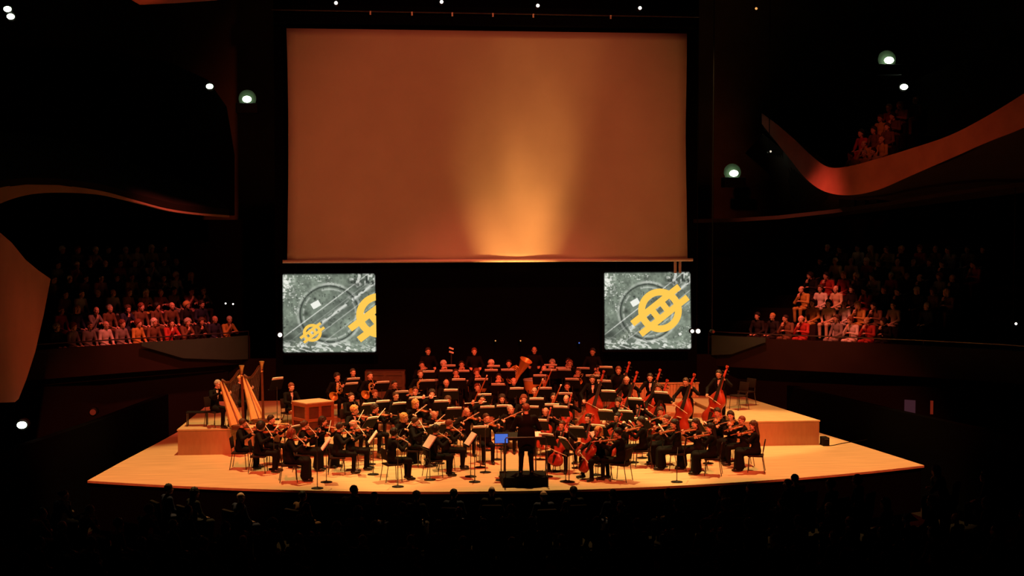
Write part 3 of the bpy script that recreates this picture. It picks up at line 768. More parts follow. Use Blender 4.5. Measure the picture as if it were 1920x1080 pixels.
struct('wall_left', boxme('wall_left', (-26.2, -8, 9), (.4, 62, 24), M['wall']))
struct('wall_right', boxme('wall_right', (26.2, -8, 9), (.4, 62, 24), M['wall']))
struct('ceiling', boxme('ceiling', (0, -8, 20.3), (54, 62, .4), M['walld']))
# dark walls of the pit on both sides of the stage
for s, nm in ((-1, 'left'), (1, 'right')):
    A = [(s * x, y, 0) for x, y in ((13.2, -1.5), (12.3, 2.0), (11.6, 5), (11.0, 8.2), (10.2, 12.6))]
    B = [(x, y, z - 1.3) for x, y, z in A]; A = [(x, y, 1.1) for x, y, z in A]
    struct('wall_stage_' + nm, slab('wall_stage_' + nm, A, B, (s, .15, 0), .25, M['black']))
struct('wall_stage_rear', boxme('wall_stage_rear', (0, 12.75, .6), (20.4, .25, 3.0), M['walld']))
# black masking around and behind the screens
p0, p1 = at_y(512, 6, 12.3), at_y(1308, 660, 12.3)
struct('wall_drape', boxme('wall_drape', ((p0.x + p1.x) / 2, 12.45, 7.4), (p1.x - p0.x, .1, 14.6), M['black']))

# terraces at both sides: parapet, shelf, stepped floor
TER = {}
def terrace(side, line, ztop, zbot, label):
    A = [(x, y, ztop) for x, y in line]; B = [(x, y, zbot) for x, y in line]
    s = 1 if side == 'right' else -1
    out_ = Vector((s * .576, .818, 0))
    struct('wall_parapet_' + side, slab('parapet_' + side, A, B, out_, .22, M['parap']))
    bm = bmesh.new(); sweep(bm, [Vector(a) + out_ * .1 + Vector((0, 0, .16)) for a in A], .022, 6)
    for a in A[::2]: rod(bm, Vector(a) + out_ * .1, Vector(a) + out_ * .1 + Vector((0, 0, .16)), .012, None, 6)
    tag(link('handrail', bm_mesh(bm, 'handrail_' + side, M['steel'], True)), 'thin metal handrail along the top of the %s terrace parapet' % side, 'railing')
    n = 9; vs_, fs_ = [], []
    L = [Vector((x, y, 0)) for x, y in line]
    for k in range(n):
        o0, o1 = .25 + .88 * k, .25 + .88 * (k + 1); z = 2.2 + .46 * k
        for i in range(len(L) - 1):
            a0, a1 = L[i] + out_ * o0, L[i + 1] + out_ * o0; b0, b1 = L[i] + out_ * o1, L[i + 1] + out_ * o1; b = len(vs_)
            vs_ += [(a0.x, a0.y, z - .46), (a1.x, a1.y, z - .46), (a0.x, a0.y, z), (a1.x, a1.y, z), (b0.x, b0.y, z), (b1.x, b1.y, z)]
            fs_ += [(b, b + 1, b + 3, b + 2), (b + 2, b + 3, b + 5, b + 4)]
    struct('floor_terrace_' + side, me_from(vs_, fs_, 'floor_terrace_' + side, [M['walld']]))
    TER[side] = (L, out_, 2.2)
terrace('left', [(-7.9, 12.9), (-8.6, 12.1), (-10.0, 11.1), (-12.0, 9.7), (-13.9, 8.2), (-15.6, 6.2), (-17.0, 3.5)], 2.85, 1.95, '')
terrace('right', [(7.9, 12.9), (8.6, 12.1), (10.0, 11.1), (12.0, 9.8), (13.9, 8.4), (15.8, 6.6), (17.2, 4.2)], 2.72, 1.70, '')
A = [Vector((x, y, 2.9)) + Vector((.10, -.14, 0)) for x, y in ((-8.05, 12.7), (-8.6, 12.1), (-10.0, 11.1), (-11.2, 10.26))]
struct('parapet_glow_left', slab('parapet_glow_left', A, [p - Vector((0, 0, (.80, .76, .60, .12)[i])) for i, p in enumerate(A)], (-.576, .818, 0), .06, M['screen_glow']))  # added strip, coloured as the left screen's glow on the parapet
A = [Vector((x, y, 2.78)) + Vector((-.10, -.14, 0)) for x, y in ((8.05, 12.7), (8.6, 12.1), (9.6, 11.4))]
struct('parapet_glow_right', slab('parapet_glow_right', A, [p - Vector((0, 0, (.70, .62, .15)[i])) for i, p in enumerate(A)], (.576, .818, 0), .06, M['screen_glow']))  # added strip, coloured as the right screen's glow on the parapet
# dark recess wall under the left terrace
A = [(-8.6, 12.5, 2.45), (-12.3, 10.1, 2.45), (-15.9, 6.7, 2.45), (-17.4, 3.6, 2.45)]
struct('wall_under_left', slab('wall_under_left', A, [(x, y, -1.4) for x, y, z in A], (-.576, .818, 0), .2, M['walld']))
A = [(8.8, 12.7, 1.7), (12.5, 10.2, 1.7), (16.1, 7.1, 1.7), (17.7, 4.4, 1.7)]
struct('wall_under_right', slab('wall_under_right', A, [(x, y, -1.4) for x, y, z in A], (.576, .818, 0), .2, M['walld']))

# big veneered panel at the end of the near left balcony
pl = [(0, 436), (22, 455), (48, 487), (72, 507), (95, 523), (82, 590), (66, 660), (50, 710), (35, 748), (28, 754), (0, 755)]
def on_x(px, py, X):
    d = ray(px, py); return CAM + d * ((X - CAM.x) / d.x)
P_ = [on_x(px, py, -13.0) for px, py in pl] + [Vector((-13, -3.2, 1.35)), Vector((-13, -3.2, 7.6))]
bm = bmesh.new(); a_ = [bm.verts.new(p) for p in P_]; b_ = [bm.verts.new(p + Vector((-.35, 0, 0))) for p in P_]; n = len(P_)
bm.faces.new(a_); bm.faces.new(b_[::-1])
for i in range(n): bm.faces.new((a_[i], a_[(i + 1) % n], b_[(i + 1) % n], b_[i]))
struct('wall_balcony_end', bm_mesh(bm, 'wall_balcony_end', M['panel']))

def resample(P, n=5):
    P = [np.array(p, float) for p in P]; out = []
    for i in range(len(P) - 1):
        p0, p1, p2, p3 = P[max(i - 1, 0)], P[i], P[i + 1], P[min(i + 2, len(P) - 1)]
        for k in range(n):
            t = k / n; out.append(.5 * (2 * p1 + (p2 - p0) * t + (2 * p0 - 5 * p1 + 4 * p2 - p3) * t * t + (3 * p1 - p0 - 3 * p2 + p3) * t ** 3))
    return out + [P[-1]]
def ribbon(name, top, bot, nrm, th, m):
    top, bot = resample(top), resample(bot)
    A = [at_d(px, py, d) for px, py, d in top]; B = [at_d(px, py, d) for px, py, d in bot]
    return struct(name, slab(name, A, B, nrm, th, m))
# upper right balcony: curved front, soffit, dark interior
top = [(1428, 212, 54), (1455, 232, 52.5), (1490, 262, 51), (1520, 291, 49.5), (1552, 313, 48), (1590, 312, 47), (1640, 299, 46), (1700, 281, 45), (1780, 254, 43.5), (1850, 218, 42), (1920, 175, 40.5), (1990, 128, 39)]
bot = [(1428, 232, 54), (1452, 262, 52.5), (1484, 302, 51), (1512, 336, 49.5), (1546, 359, 48), (1590, 366, 47), (1645, 356, 46), (1706, 330, 45), (1784, 296, 43.5), (1852, 266, 42), (1922, 238, 40.5), (1995, 200, 39)]
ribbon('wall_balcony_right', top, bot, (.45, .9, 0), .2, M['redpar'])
bot = resample(bot); top = resample(top)
A = [at_d(px, py, d) + Vector((.1, .15, .03)) for px, py, d in bot]; B = [at_d(px + (px - 1428) * .10 + 30, 420 - (px - 1428) * .14, d + 4.5) for px, py, d in bot]
struct('soffit_balcony_right', slab('soffit_right', A, B, (0, 0, 1), .15, M['parap']))
rim = [(1300, 411), (1380, 409), (1460, 404), (1560, 393), (1660, 379), (1760, 362), (1850, 350), (1960, 338)]
A = [at_d(px, py, 50 - (px - 1300) * .008) for px, py in rim]; B = [at_d(px, py + 7, 50 - (px - 1300) * .008) for px, py in rim]
struct('trim_balcony_right', slab('trim_right', A, B, (.45, .9, 0), .3, M['parap']))
BIN = [at_d(px, py, d) for px, py, d in top]
n = len(BIN); v = [p + Vector((.1, .2, -.75)) for p in BIN] + [p + Vector((1.0, 6.0, -1.2)) for p in BIN]
struct('floor_balcony_right', me_from(v, [(i, i + 1, n + i + 1, n + i) for i in range(n - 1)], 'floor_balcony_right', [M['walld']]))
# upper left balcony: thin curved front above a dark mass
topl = [(-60, 372, 40), (0, 352, 41), (50, 346, 42), (110, 347, 43), (190, 358, 44), (260, 377, 45.5), (330, 394, 47), (430, 404, 49)]
botl = [(-60, 412, 40), (0, 382, 41), (50, 366, 42), (110, 361, 43), (190, 365, 44), (260, 381, 45.5), (330, 398, 47), (430, 408, 49)]
ribbon('wall_balcony_left', topl, botl, (-.5, .86, 0), .25, M['leftrim'])
A = [at_d(px, py, d) for px, py, d in topl]
B = [p + Vector((-2.0, 5.0, 1.6)) for p in A]
struct('floor_balcony_left', slab('floor_balcony_left', A, B, (0, 0, 1), .2, M['walld']))
# dark mass of the left upper balcony opening
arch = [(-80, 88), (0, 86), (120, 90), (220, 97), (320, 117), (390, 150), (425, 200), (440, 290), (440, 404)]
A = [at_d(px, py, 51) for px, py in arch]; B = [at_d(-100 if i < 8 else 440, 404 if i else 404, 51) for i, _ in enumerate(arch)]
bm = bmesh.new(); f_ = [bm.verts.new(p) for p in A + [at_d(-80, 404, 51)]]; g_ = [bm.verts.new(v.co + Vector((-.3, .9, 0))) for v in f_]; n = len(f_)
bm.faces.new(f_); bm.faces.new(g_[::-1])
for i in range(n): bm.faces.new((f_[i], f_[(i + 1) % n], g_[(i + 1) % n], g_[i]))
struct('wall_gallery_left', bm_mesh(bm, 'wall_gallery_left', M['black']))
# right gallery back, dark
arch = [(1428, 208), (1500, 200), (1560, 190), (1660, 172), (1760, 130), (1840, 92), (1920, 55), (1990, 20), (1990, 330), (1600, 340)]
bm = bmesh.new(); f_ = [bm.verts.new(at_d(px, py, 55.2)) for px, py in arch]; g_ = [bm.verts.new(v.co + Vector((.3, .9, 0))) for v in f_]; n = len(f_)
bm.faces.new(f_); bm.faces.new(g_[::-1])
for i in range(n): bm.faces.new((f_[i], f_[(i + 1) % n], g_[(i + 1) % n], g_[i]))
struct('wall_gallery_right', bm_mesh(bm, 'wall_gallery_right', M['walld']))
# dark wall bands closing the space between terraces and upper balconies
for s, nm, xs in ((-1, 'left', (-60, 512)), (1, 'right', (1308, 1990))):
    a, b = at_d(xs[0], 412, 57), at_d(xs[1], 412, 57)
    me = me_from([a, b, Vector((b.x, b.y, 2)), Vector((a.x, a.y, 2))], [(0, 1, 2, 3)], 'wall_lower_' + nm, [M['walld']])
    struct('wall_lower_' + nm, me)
# acoustic canopy hanging at the top left
A = [at_d(px, py, d) for px, py, d in ((236, -6, 46), (262, 9, 46), (330, 6, 46.5), (400, 1, 47), (450, -5, 47.5))]
B = [at_d(px, -40, d - 4) for px, d in ((230, 46), (262, 46), (330, 46.5), (400, 47), (455, 47.5))]
tag(link('acoustic_canopy', slab('acoustic_canopy', A, B, (0, 0.3, 1), .2, M['redpar'])), 'orange lit edge of the acoustic canopy hanging at the top', 'acoustic canopy')

# ------------------------------------------------------------------ big projection screen
SY = 11.5
edgeL = [(537, 53), (539, 120), (540.5, 220), (540.5, 330), (539.5, 420), (538.5, 489)]
edgeR = [(1288, 63), (1287, 140), (1286, 240), (1286.5, 340), (1288, 430), (1289.5, 489)]
r = root('projection_screen', at_y(913, 492, SY), 'giant rectangular cloth projection screen glowing orange above the orchestra', 'projection screen')
off = r.matrix_basis.inverted()
nu, nv = 40, 30; vs_ = []
for j in range(nv + 1):
    t = j / nv
    L_ = at_y(float(np.interp(53 + t * 436, [p[1] for p in edgeL], [p[0] for p in edgeL])), 53 + t * 436, SY)
    R_ = at_y(float(np.interp(63 + t * 426, [p[1] for p in edgeR], [p[0] for p in edgeR])), 63 + t * 426, SY)
    for i in range(nu + 1):
        p = L_.lerp(R_, i / nu); p.y += .03 * math.sin(i * .9) * math.sin(j * .35); vs_.append(off @ p)
fs_ = [(j * (nu + 1) + i, j * (nu + 1) + i + 1, (j + 1) * (nu + 1) + i + 1, (j + 1) * (nu + 1) + i) for j in range(nv) for i in range(nu)]
cloth = me_from(vs_, fs_, 'screen_cloth', [M['screen']], True)
so = link('cloth', cloth, r); sm = so.modifiers.new('thick', 'SOLIDIFY'); sm.thickness = .02; sm.offset = 1
a, b = off @ at_y(530, 490.5, SY - .05), off @ at_y(1299, 487, SY - .05)
bm = bmesh.new(); rod(bm, a, b, .055, None, 12); link('bottom_bar', bm_mesh(bm, 'screen_bar', M['bar'], True), r)
a, b = off @ at_y(514, 26, SY + .05), off @ at_y(1306, 38, SY + .05)
bm = bmesh.new(); box(bm, (a + b) / 2, ((b - a).length, .5, .62), None, .03); link('roller_box', bm_mesh(bm, 'screen_roller', M['black']), r)
for k in (.08, .92):
    q = a.lerp(b, k); bm = bmesh.new(); rod(bm, q, Vector((q.x, q.y, 20.15 - r.location.z)), .015, None, 6); link('suspension_cable', bm_mesh(bm, 'screen_cable', M['blackm']), r)
# batten with clamps and four lamps above the screen
a, b = at_y(508, 18, 10.6), at_y(1312, 32, 10.6)
r = root('lighting_batten', (a + b) / 2, 'thin horizontal pipe batten with clamps above the screen', 'batten')
off = r.matrix_basis.inverted()
bm = bmesh.new(); rod(bm, off @ a, off @ b, .022, None, 8); link('pipe', bm_mesh(bm, 'batten_pipe', M['steel'], True), r)
for k in (.05, .95):
    q = (off @ a).lerp(off @ b, k); bm = bmesh.new(); rod(bm, q, Vector((q.x, q.y, 20.15 - r.location.z)), .012, None, 6); link('suspension_cable', bm_mesh(bm, 'batten_cable', M['blackm']), r)
clm = boxme('batten_clamp', (0, 0, -.05), (.05, .05, .12), M['bar'])
for px in (690, 767, 918, 1141, 842, 994): p = a.lerp(b, (px - 508) / 804); link('clamp', clm, r, loc=off @ p)
def pinlight(name, p, rad, label, m, cat='lamp', cable=None, group=None):
    r = root(name, p, label, cat, group)
    bm = bmesh.new(); bmesh.ops.create_uvsphere(bm, u_segments=14, v_segments=8, radius=rad); link('lens', bm_mesh(bm, name + '_lens', m, True), r)
    bm = bmesh.new(); lathe(bm, [(rad * .7, .02), (rad * 1.5, .06), (rad * 1.5, .30), (rad * .6, .36)], 12, Euler((-PI / 2, 0, 0)).to_matrix().to_4x4()); link('housing', bm_mesh(bm, name + '_housing', M['blackp'], True), r)
    if cable:
        bm = bmesh.new(); rod(bm, (0, .2, .05), (0, .2, cable), .015, None, 6); link('hanger', bm_mesh(bm, name + '_hanger', M['blackm']), r)
    return r
for k, (px, py) in enumerate(((630, 5.5), (828, 3.5), (1008.5, 10.5), (1200, 15))):
    pinlight('ceiling_spotlight', at_y(px, py, 10.2), .055, '%s small white spotlight in the row above the projection screen, from the canopy side' % ['first', 'second', 'third', 'fourth'][k], M['lampw'], 'spotlight', 3.5, 'row of spotlights above the screen')

# ------------------------------------------------------------------ side screens: an aerial picture in grey green with yellow emblems
def vnoise(x, y, seed):
    xi, yi = np.floor(x).astype(int), np.floor(y).astype(int); fx, fy = x - xi, y - yi
    fx = fx * fx * (3 - 2 * fx); fy = fy * fy * (3 - 2 * fy)
    hsh = lambda a, b: np.modf(np.abs(np.sin(a * 127.1 + b * 311.7 + seed * 74.7) * 43758.5453))[0]
    return (hsh(xi, yi) * (1 - fx) + hsh(xi + 1, yi) * fx) * (1 - fy) + (hsh(xi, yi + 1) * (1 - fx) + hsh(xi + 1, yi + 1) * fx) * fy
def aerial(u, v):
    """u right 0..885, v down 0..790; returns sRGB 0..1"""
    U, V = u + 175, v + 155
    n1 = vnoise(u / 60, v / 60, 1); n2 = vnoise(u / 22, v / 22, 2); n3 = vnoise(u / 9, v / 9, 3)
    tt, nn = .78, .625
    dx, dy = U - 620, V - 560
    t = dx * .79 - dy * .613; n = dx * .613 + dy * .79
    base = .50 + .14 * (n1 - .5) + .11 * (n2 - .5) + .05 * (n3 - .5)
    g = np.stack([base * .98, base * 1.06, base * .94], -1)
    R = np.hypot(dx, dy)
    brk = vnoise(np.arctan2(dy, dx) * 7, 0 * dx, 5)
    def add(m, a, col=(1, 1, .96)):
        m = np.clip(m, 0, 1)[..., None] * a
        g[:] = g * (1 - m) + np.array(col) * m
    add(np.exp(-((R - 300) / 13) ** 2) * (brk * .7 + .35), .55)
    add(np.exp(-((R - 278) / 8) ** 2), .6, (.10, .11, .10))
    add(np.exp(-((R - 248) / 9) ** 2) * (brk > .35), .45)
    band = np.exp(-((n - 10) / 120) ** 4); add(band, .30, (.22, .23, .22))
    for n0, wd, am in ((-88, 5, .75), (95, 5, .45), (-20, 3, .3), (185, 5, .35)):
        add(np.exp(-((n - n0) / wd) ** 2) * (np.abs(t) < 640), am)
    add(np.exp(-((n - 22) / 18) ** 2) * (vnoise(t / 40, n / 14, 8) > .35) * (t > -260), .75)
    add(np.exp(-((n - 50) / 40) ** 2) * (t < -180), .35, (.62, .66, .56))
    sp = vnoise(u / 13, v / 13, 11); big = vnoise(u / 120, v / 120, 12)
    edge = np.clip((np.abs(n) - 90) / 120, 0, 1) * np.clip((R - 260) / 60, 0, 1)
    add((sp > .84) * (big > .50) * edge, .6)
    add((sp < .13) * (big > .45), .5, (.14, .15, .14))
    for (x, y, sx, sy, a) in ((490, 465, 42, 30, 1), (200, 245, 26, 60, .6), (185, 320, 16, 14, .9), (185, 390, 14, 12, .9), (900, 270, 30, 16, .5), (940, 560, 14, 10, .8), (945, 790, 14, 12, .9), (360, 875, 16, 14, .8), (1045, 920, 26, 26, .7), (455, 720, 30, 22, .5)):
        a1, b1 = (U - x) * .86 - (V - y) * .5, (U - x) * .5 + (V - y) * .86
        add((np.abs(a1) < sx) * (np.abs(b1) < sy) * 1.0, a * .9)
    for (x, y, sx, sy) in ((400, 555, 32, 28), (230, 800, 60, 40), (560, 780, 40, 20), (880, 250, 70, 40), (380, 920, 60, 20)):
        add(np.exp(-((U - x) / sx) ** 2 - ((V - y) / sy) ** 2), .55, (.14, .15, .13))
    swirl = vnoise((U + .6 * V) / 34, (V - .35 * U) / 12, 21)
    add((swirl > .55) * np.clip((v - 655) / 60, 0, 1) * (u < 640), .62)
    add((swirl > .62) * np.clip((v - 690) / 50, 0, 1) * (u >= 560), .40)
    curl_ = vnoise(u / 16, v / 30, 23)
    add((curl_ > .62) * np.clip((u - 610) / 60, 0, 1) * np.clip((130 - v) / 40, 0, 1), .65)
    add((curl_ < .25) * np.clip((u - 610) / 60, 0, 1) * np.clip((150 - v) / 40, 0, 1), .6, (.10, .11, .10))
    add((vnoise(u / 18, v / 12, 25) > .55) * np.clip((130 - u) / 60, 0, 1) * np.clip((260 - v) / 80, 0, 1), .7)
    add((vnoise(u / 14, v / 14, 27) > .62) * np.exp(-((n - 60) / 26) ** 2) * (t < -250), .6)
    # dark blurred border with rounded corners belongs to the picture shown
    e = np.minimum(np.minimum(u, 885 - u) / 12, np.minimum(v, 790 - v) / 16)
    cx = np.maximum(np.abs(u - 442) - 405, 0); cy = np.maximum(np.abs(v - 395) - 358, 0); e = np.minimum(e, (40 - np.hypot(cx, cy)) / 10)
    g *= np.clip(.15 + .85 * e, 0.02, 1)[..., None]
    return np.clip(g, 0, 1)
picm = bpy.data.materials.new('screen_picture'); picm.use_nodes = True
nt = picm.node_tree; nt.nodes.clear()
at_ = nt.nodes.new('ShaderNodeAttribute'); at_.attribute_name = 'picture'; em_ = nt.nodes.new('ShaderNodeEmission'); ou_ = nt.nodes.new('ShaderNodeOutputMaterial')
nt.links.new(at_.outputs['Color'], em_.inputs[0]); nt.links.new(em_.outputs[0], ou_.inputs[0])
def emblem_mesh(cx, cy, s, to_local, clip):
    """ring, two slanting bars and cross pieces, in picture units; s scales the emblem"""
    bm = bmesh.new()
    D = np.array((.79, -.613)); N = np.array((.613, .79))
    lay = [0]
    def poly(pts):
        lay[0] += 1
        w = [np.array(p) * s + (cx, cy) for p in pts]
        up = [bm.verts.new((q[0], q[1], lay[0] * .05 + 3)) for q in w]; lo = [bm.verts.new((q[0], q[1], 0)) for q in w]
        bm.faces.new(up); k = len(w)
        for i in range(k): bm.faces.new((lo[i], lo[(i + 1) % k], up[(i + 1) % k], up[i]))
    m = 48
    for k in range(m):
        a, b = 2 * PI * k / m, 2 * PI * (k + 1) / m
        poly([(222 * math.cos(a), 222 * math.sin(a)), (222 * math.cos(b), 222 * math.sin(b)), (152 * math.cos(b), 152 * math.sin(b)), (152 * math.cos(a), 152 * math.sin(a))])
        lay[0] -= 1
    lay[0] += 1
    rect = lambda t0, t1, n0, n1: poly([D * t0 + N * n0, D * t1 + N * n0, D * t1 + N * n1, D * t0 + N * n1])
    rect(-305, 305, -101, -36); rect(-305, 305, 36, 101)
    for t0, t1 in ((-205, -152), (-94, -30), (30, 94), (152, 205)): rect(t0, t1, -42, 42)
    for axis, val, sg in ((0, clip[0], -1), (0, clip[1], 1), (1, clip[2], -1), (1, clip[3], 1)):
        no = [0, 0, 0]; no[axis] = sg; co = [0, 0, 0]; co[axis] = val
        bmesh.ops.bisect_plane(bm, geom=bm.verts[:] + bm.edges[:] + bm.faces[:], plane_co=co, plane_no=no, clear_outer=True)
    for v in bm.verts: v.co = to_local(v.co.x, v.co.y, v.co.z)
    return bm_mesh(bm, 'emblem', M['yellow'])
def side_screen(corners, label, emblems):
    Y = 11.75
    c = [at_y(px, py, Y) for px, py in corners]      # top left, top right, bottom right, bottom left
    r = root('side_screen', (c[2] + c[3]) / 2, label, 'screen')
    off = r.matrix_basis.inverted(); c = [off @ p for p in c]
    def loc(u, v, h=0):
        a, b = u / 885, v / 790
        p = (c[0] * (1 - a) + c[1] * a) * (1 - b) + (c[3] * (1 - a) + c[2] * a) * b
        return p + Vector((0, -.004 * h, 0))
    nu, nv = 236, 200
    uu, vv = np.meshgrid(np.linspace(0, 885, nu), np.linspace(0, 790, nv))
    co = [loc(a, b) for a, b in zip(uu.ravel(), vv.ravel())]
    fc = [(j * nu + i, j * nu + i + 1, (j + 1) * nu + i + 1, (j + 1) * nu + i) for j in range(nv - 1) for i in range(nu - 1)]
    me = me_from(co, fc, 'screen_picture', [picm])
    g = aerial(uu, vv).reshape(-1, 3); g = np.where(g <= .04045, g / 12.92, ((g + .055) / 1.055) ** 2.4)
    ca = me.color_attributes.new('picture', 'FLOAT_COLOR', 'POINT')
    ca.data.foreach_set('color', np.concatenate([g, np.ones((len(g), 1))], 1).ravel())
    link('picture', me, r)
    bm = bmesh.new(); box(bm, (c[0] + c[2]) / 2 + Vector((0, .09, 0)), ((c[1] - c[0]).length + .16, .15, (c[0] - c[3]).length + .16), None, .02); link('panel_case', bm_mesh(bm, 'screen_case', M['black']), r)
    for cx, cy, s, lb in emblems:
        e = link('emblem', emblem_mesh(cx - 175, cy - 155, s, loc, (0, 885, 0, 790)), r); e['label'] = lb
    for k in (.15, .85):
        q = c[0].lerp(c[1], k) + Vector((0, .12, 0)); bm = bmesh.new(); rod(bm, q - Vector((0, 0, .2)), Vector((q.x, q.y, 20.15 - r.location.z)), .012, None, 6); link('suspension_cable', bm_mesh(bm, 'screen_cable', M['blackm']), r)
    return r, off
side_screen([(529, 513), (704, 512), (706, 661), (530, 662)], 'side screen nearer the harps, showing a small emblem and a cropped large one',
            [(1093, 575, 1.0, 'large yellow ringed emblem cut off by the screen edge'), (455, 745, .40, 'small yellow ringed emblem')])
r, off = side_screen([(1132, 510), (1295, 509), (1297, 655), (1133, 656)], 'side screen above the basses, showing one large whole yellow emblem', [(742, 548, 1.0, 'large whole yellow ringed emblem')])
for px in (1266, 1275):
    a, b = off @ at_y(px, 489, 11.72), off @ at_y(px, 512, 11.72); bm = bmesh.new(); rod(bm, a, b, .05, None, 8); link('hanger', bm_mesh(bm, 'screen_hanger', M['bar'], True), r)

# ------------------------------------------------------------------ lights on the hall walls
def wall_light(px, py, d, rad, label, m='lamp', boxed=True):
    p = at_d(px, py, d); r = root('wall_light', p, label, 'wall light')
    bm = bmesh.new(); bmesh.ops.create_uvsphere(bm, u_segments=16, v_segments=10, radius=rad, matrix=Matrix.Diagonal((1.08, 1, .78, 1))); link('lens', bm_mesh(bm, 'wall_light_lens', M[m], True), r)
    if boxed:
        s = rad / .14; link('housing', boxme('wall_light_housing', (0, .05, -rad - .17 * s), (.75 * s, .5 * s, .34 * s), M['blackp'], None, .02), r)
        bm = bmesh.new(); lathe(bm, [(.02, .20), (.20 * s, .20), (.30 * s, .22), (.30 * s, .24), (.02, .24)], 24, Matrix.Translation((0, 0, rad * .3)) @ Euler((-PI / 2, 0, 0)).to_matrix().to_4x4()); link('halo_disc', bm_mesh(bm, 'wall_light_halo_disc', M['halo'], True), r)  # disc added behind the lens to show its halo
    else:
        bm = bmesh.new(); lathe(bm, [(rad * .6, .03), (rad * 1.3, .08), (rad * 1.3, .3), (rad * .8, .34)], 12, Euler((-PI / 2, 0, 0)).to_matrix().to_4x4()); link('housing', bm_mesh(bm, 'wall_light_housing', M['blackp'], True), r)
wall_light(463, 186, 50.5, .14, 'greenish wall light on a black box beside the big screen')
wall_light(393, 162, 50, .11, 'bare oval white light at the edge of the dark gallery arch', boxed=False)
wall_light(1376, 325, 54, .15, 'greenish wall light on a box just beside the balcony tip')
wall_light(1667, 113, 54, .16, 'upper greenish wall light above the curved balcony')
wall_light(1695, 163, 54, .13, 'oval white light just above the heads on the curved balcony', boxed=False)
wall_light(41, 797, 38, .115, 'bright white light low down under the veneered end panel', boxed=False)
wall_light(14, 17, 46, .11, 'upper lamp of the pair in the top corner', boxed=False)
wall_light(20, 31, 46, .11, 'lower lamp of the pair in the top corner', boxed=False)
for px, py, rad, lb, m in ((525, 628, .07, 'small white lamp at the edge of the cropped emblem screen', 'lampw'), (1298, 621, .06, 'first of two small lamps beside the whole emblem screen', 'lampw'),
                        (1309, 621, .075, 'second of two small lamps beside the whole emblem screen', 'lampw'), (1338, 622, .04, 'tiny red lamp beside the right terrace parapet', 'redled'),
                        (1445, 284, .035, 'tiny white lamp under the balcony tip', 'lampt'), (1418, 16, .045, 'tiny orange lamp high up beside the screen batten', 'lampo'), (1905, 607, .04, 'tiny white lamp at the far end of the right terrace', 'lampw'),
                        (423, 569, .03, 'first tiny white lamp above the left terrace seats', 'lampw'), (437, 570, .03, 'second tiny white lamp above the left terrace seats', 'lampw'),
                        (929, 639, .022, 'first tiny lamp on the dark wall behind the orchestra', 'lampo'), (976, 639, .022, 'second tiny lamp on the dark wall behind the orchestra', 'lampo'),
                        (1086, 643, .025, 'tiny blue lamp on the dark wall behind the orchestra', 'blue')):
    Y = 11.58 if px in (525, 1298, 1309) else 12.05
    pinlight('small_lamp', at_y(px, py, Y) if 500 < px < 1320 else at_d(px, py, 46 if px > 1300 and py > 500 else 52), rad, lb, M[m], cable=(19.9 - at_d(px, py, 46 if py > 500 else 52).z) if px in (1338, 1445, 1418, 1905) else (19.9 - at_y(px, py, Y).z if px == 1309 else None))
pinlight('small_lamp', at_d(174, 773, 44), .09, 'dim red lamp on the dark wall left of the stage', M['redled'])
tag(link('lit_notice', boxme('lit_notice', tuple(at_d(1706, 765, 46.0)), (.34, .04, .50), M['pink'], (0, 0, -.7))), 'dim pinkish lit notice on the dark wall below the right terrace', 'notice')
tag(link('lit_strip', boxme('lit_strip', tuple(at_d(1747, 764, 45.6)), (.08, .04, .42), M['redled'], (0, 0, -.7))), 'narrow dim orange lit strip beside the pinkish notice', 'light strip')
# ------------------------------------------------------------------ the orchestra
ORD = ['first', 'second', 'third', 'fourth', 'fifth', 'sixth', 'seventh', 'eighth', 'ninth', 'tenth', 'eleventh', 'twelfth', 'thirteenth', 'fourteenth',
       'fifteenth', 'sixteenth', 'seventeenth', 'eighteenth', 'nineteenth', 'twentieth', 'twenty-first', 'twenty-second', 'twenty-third', 'twenty-fourth', 'twenty-fifth', 'twenty-sixth', 'twenty-seventh', 'twenty-eighth', 'twenty-ninth', 'thirtieth']
def ground(px, py, h):
    """point on the stage tiers under a head h above its floor that shows at px, py"""
    best = None
    for i in range(320):
        d = 36.5 + i * .05
        # horizontal position along the ray column at that depth
        q = CAM + ray(px, 540) * d; z = tier(q.x, q.y)
        if q.y < front_y(q.x) + .25 or q.y > 11.7 or abs(q.x) > 9.2: continue
        yy = project((q.x, q.y, z + h))[1]
        e = abs(yy - py)
        if best is None or e < best[0]: best = (e, q.x, q.y, z)
    return Vector(best[1:])
def face(p, target, twist=0):
    a = math.atan2(target[1] - p.y, target[0] - p.x) - PI / 2 + math.radians(twist)
    return Matrix.Translation(p) @ Matrix.Rotation(a, 4, 'Z')
POD = (0.0, -0.4)
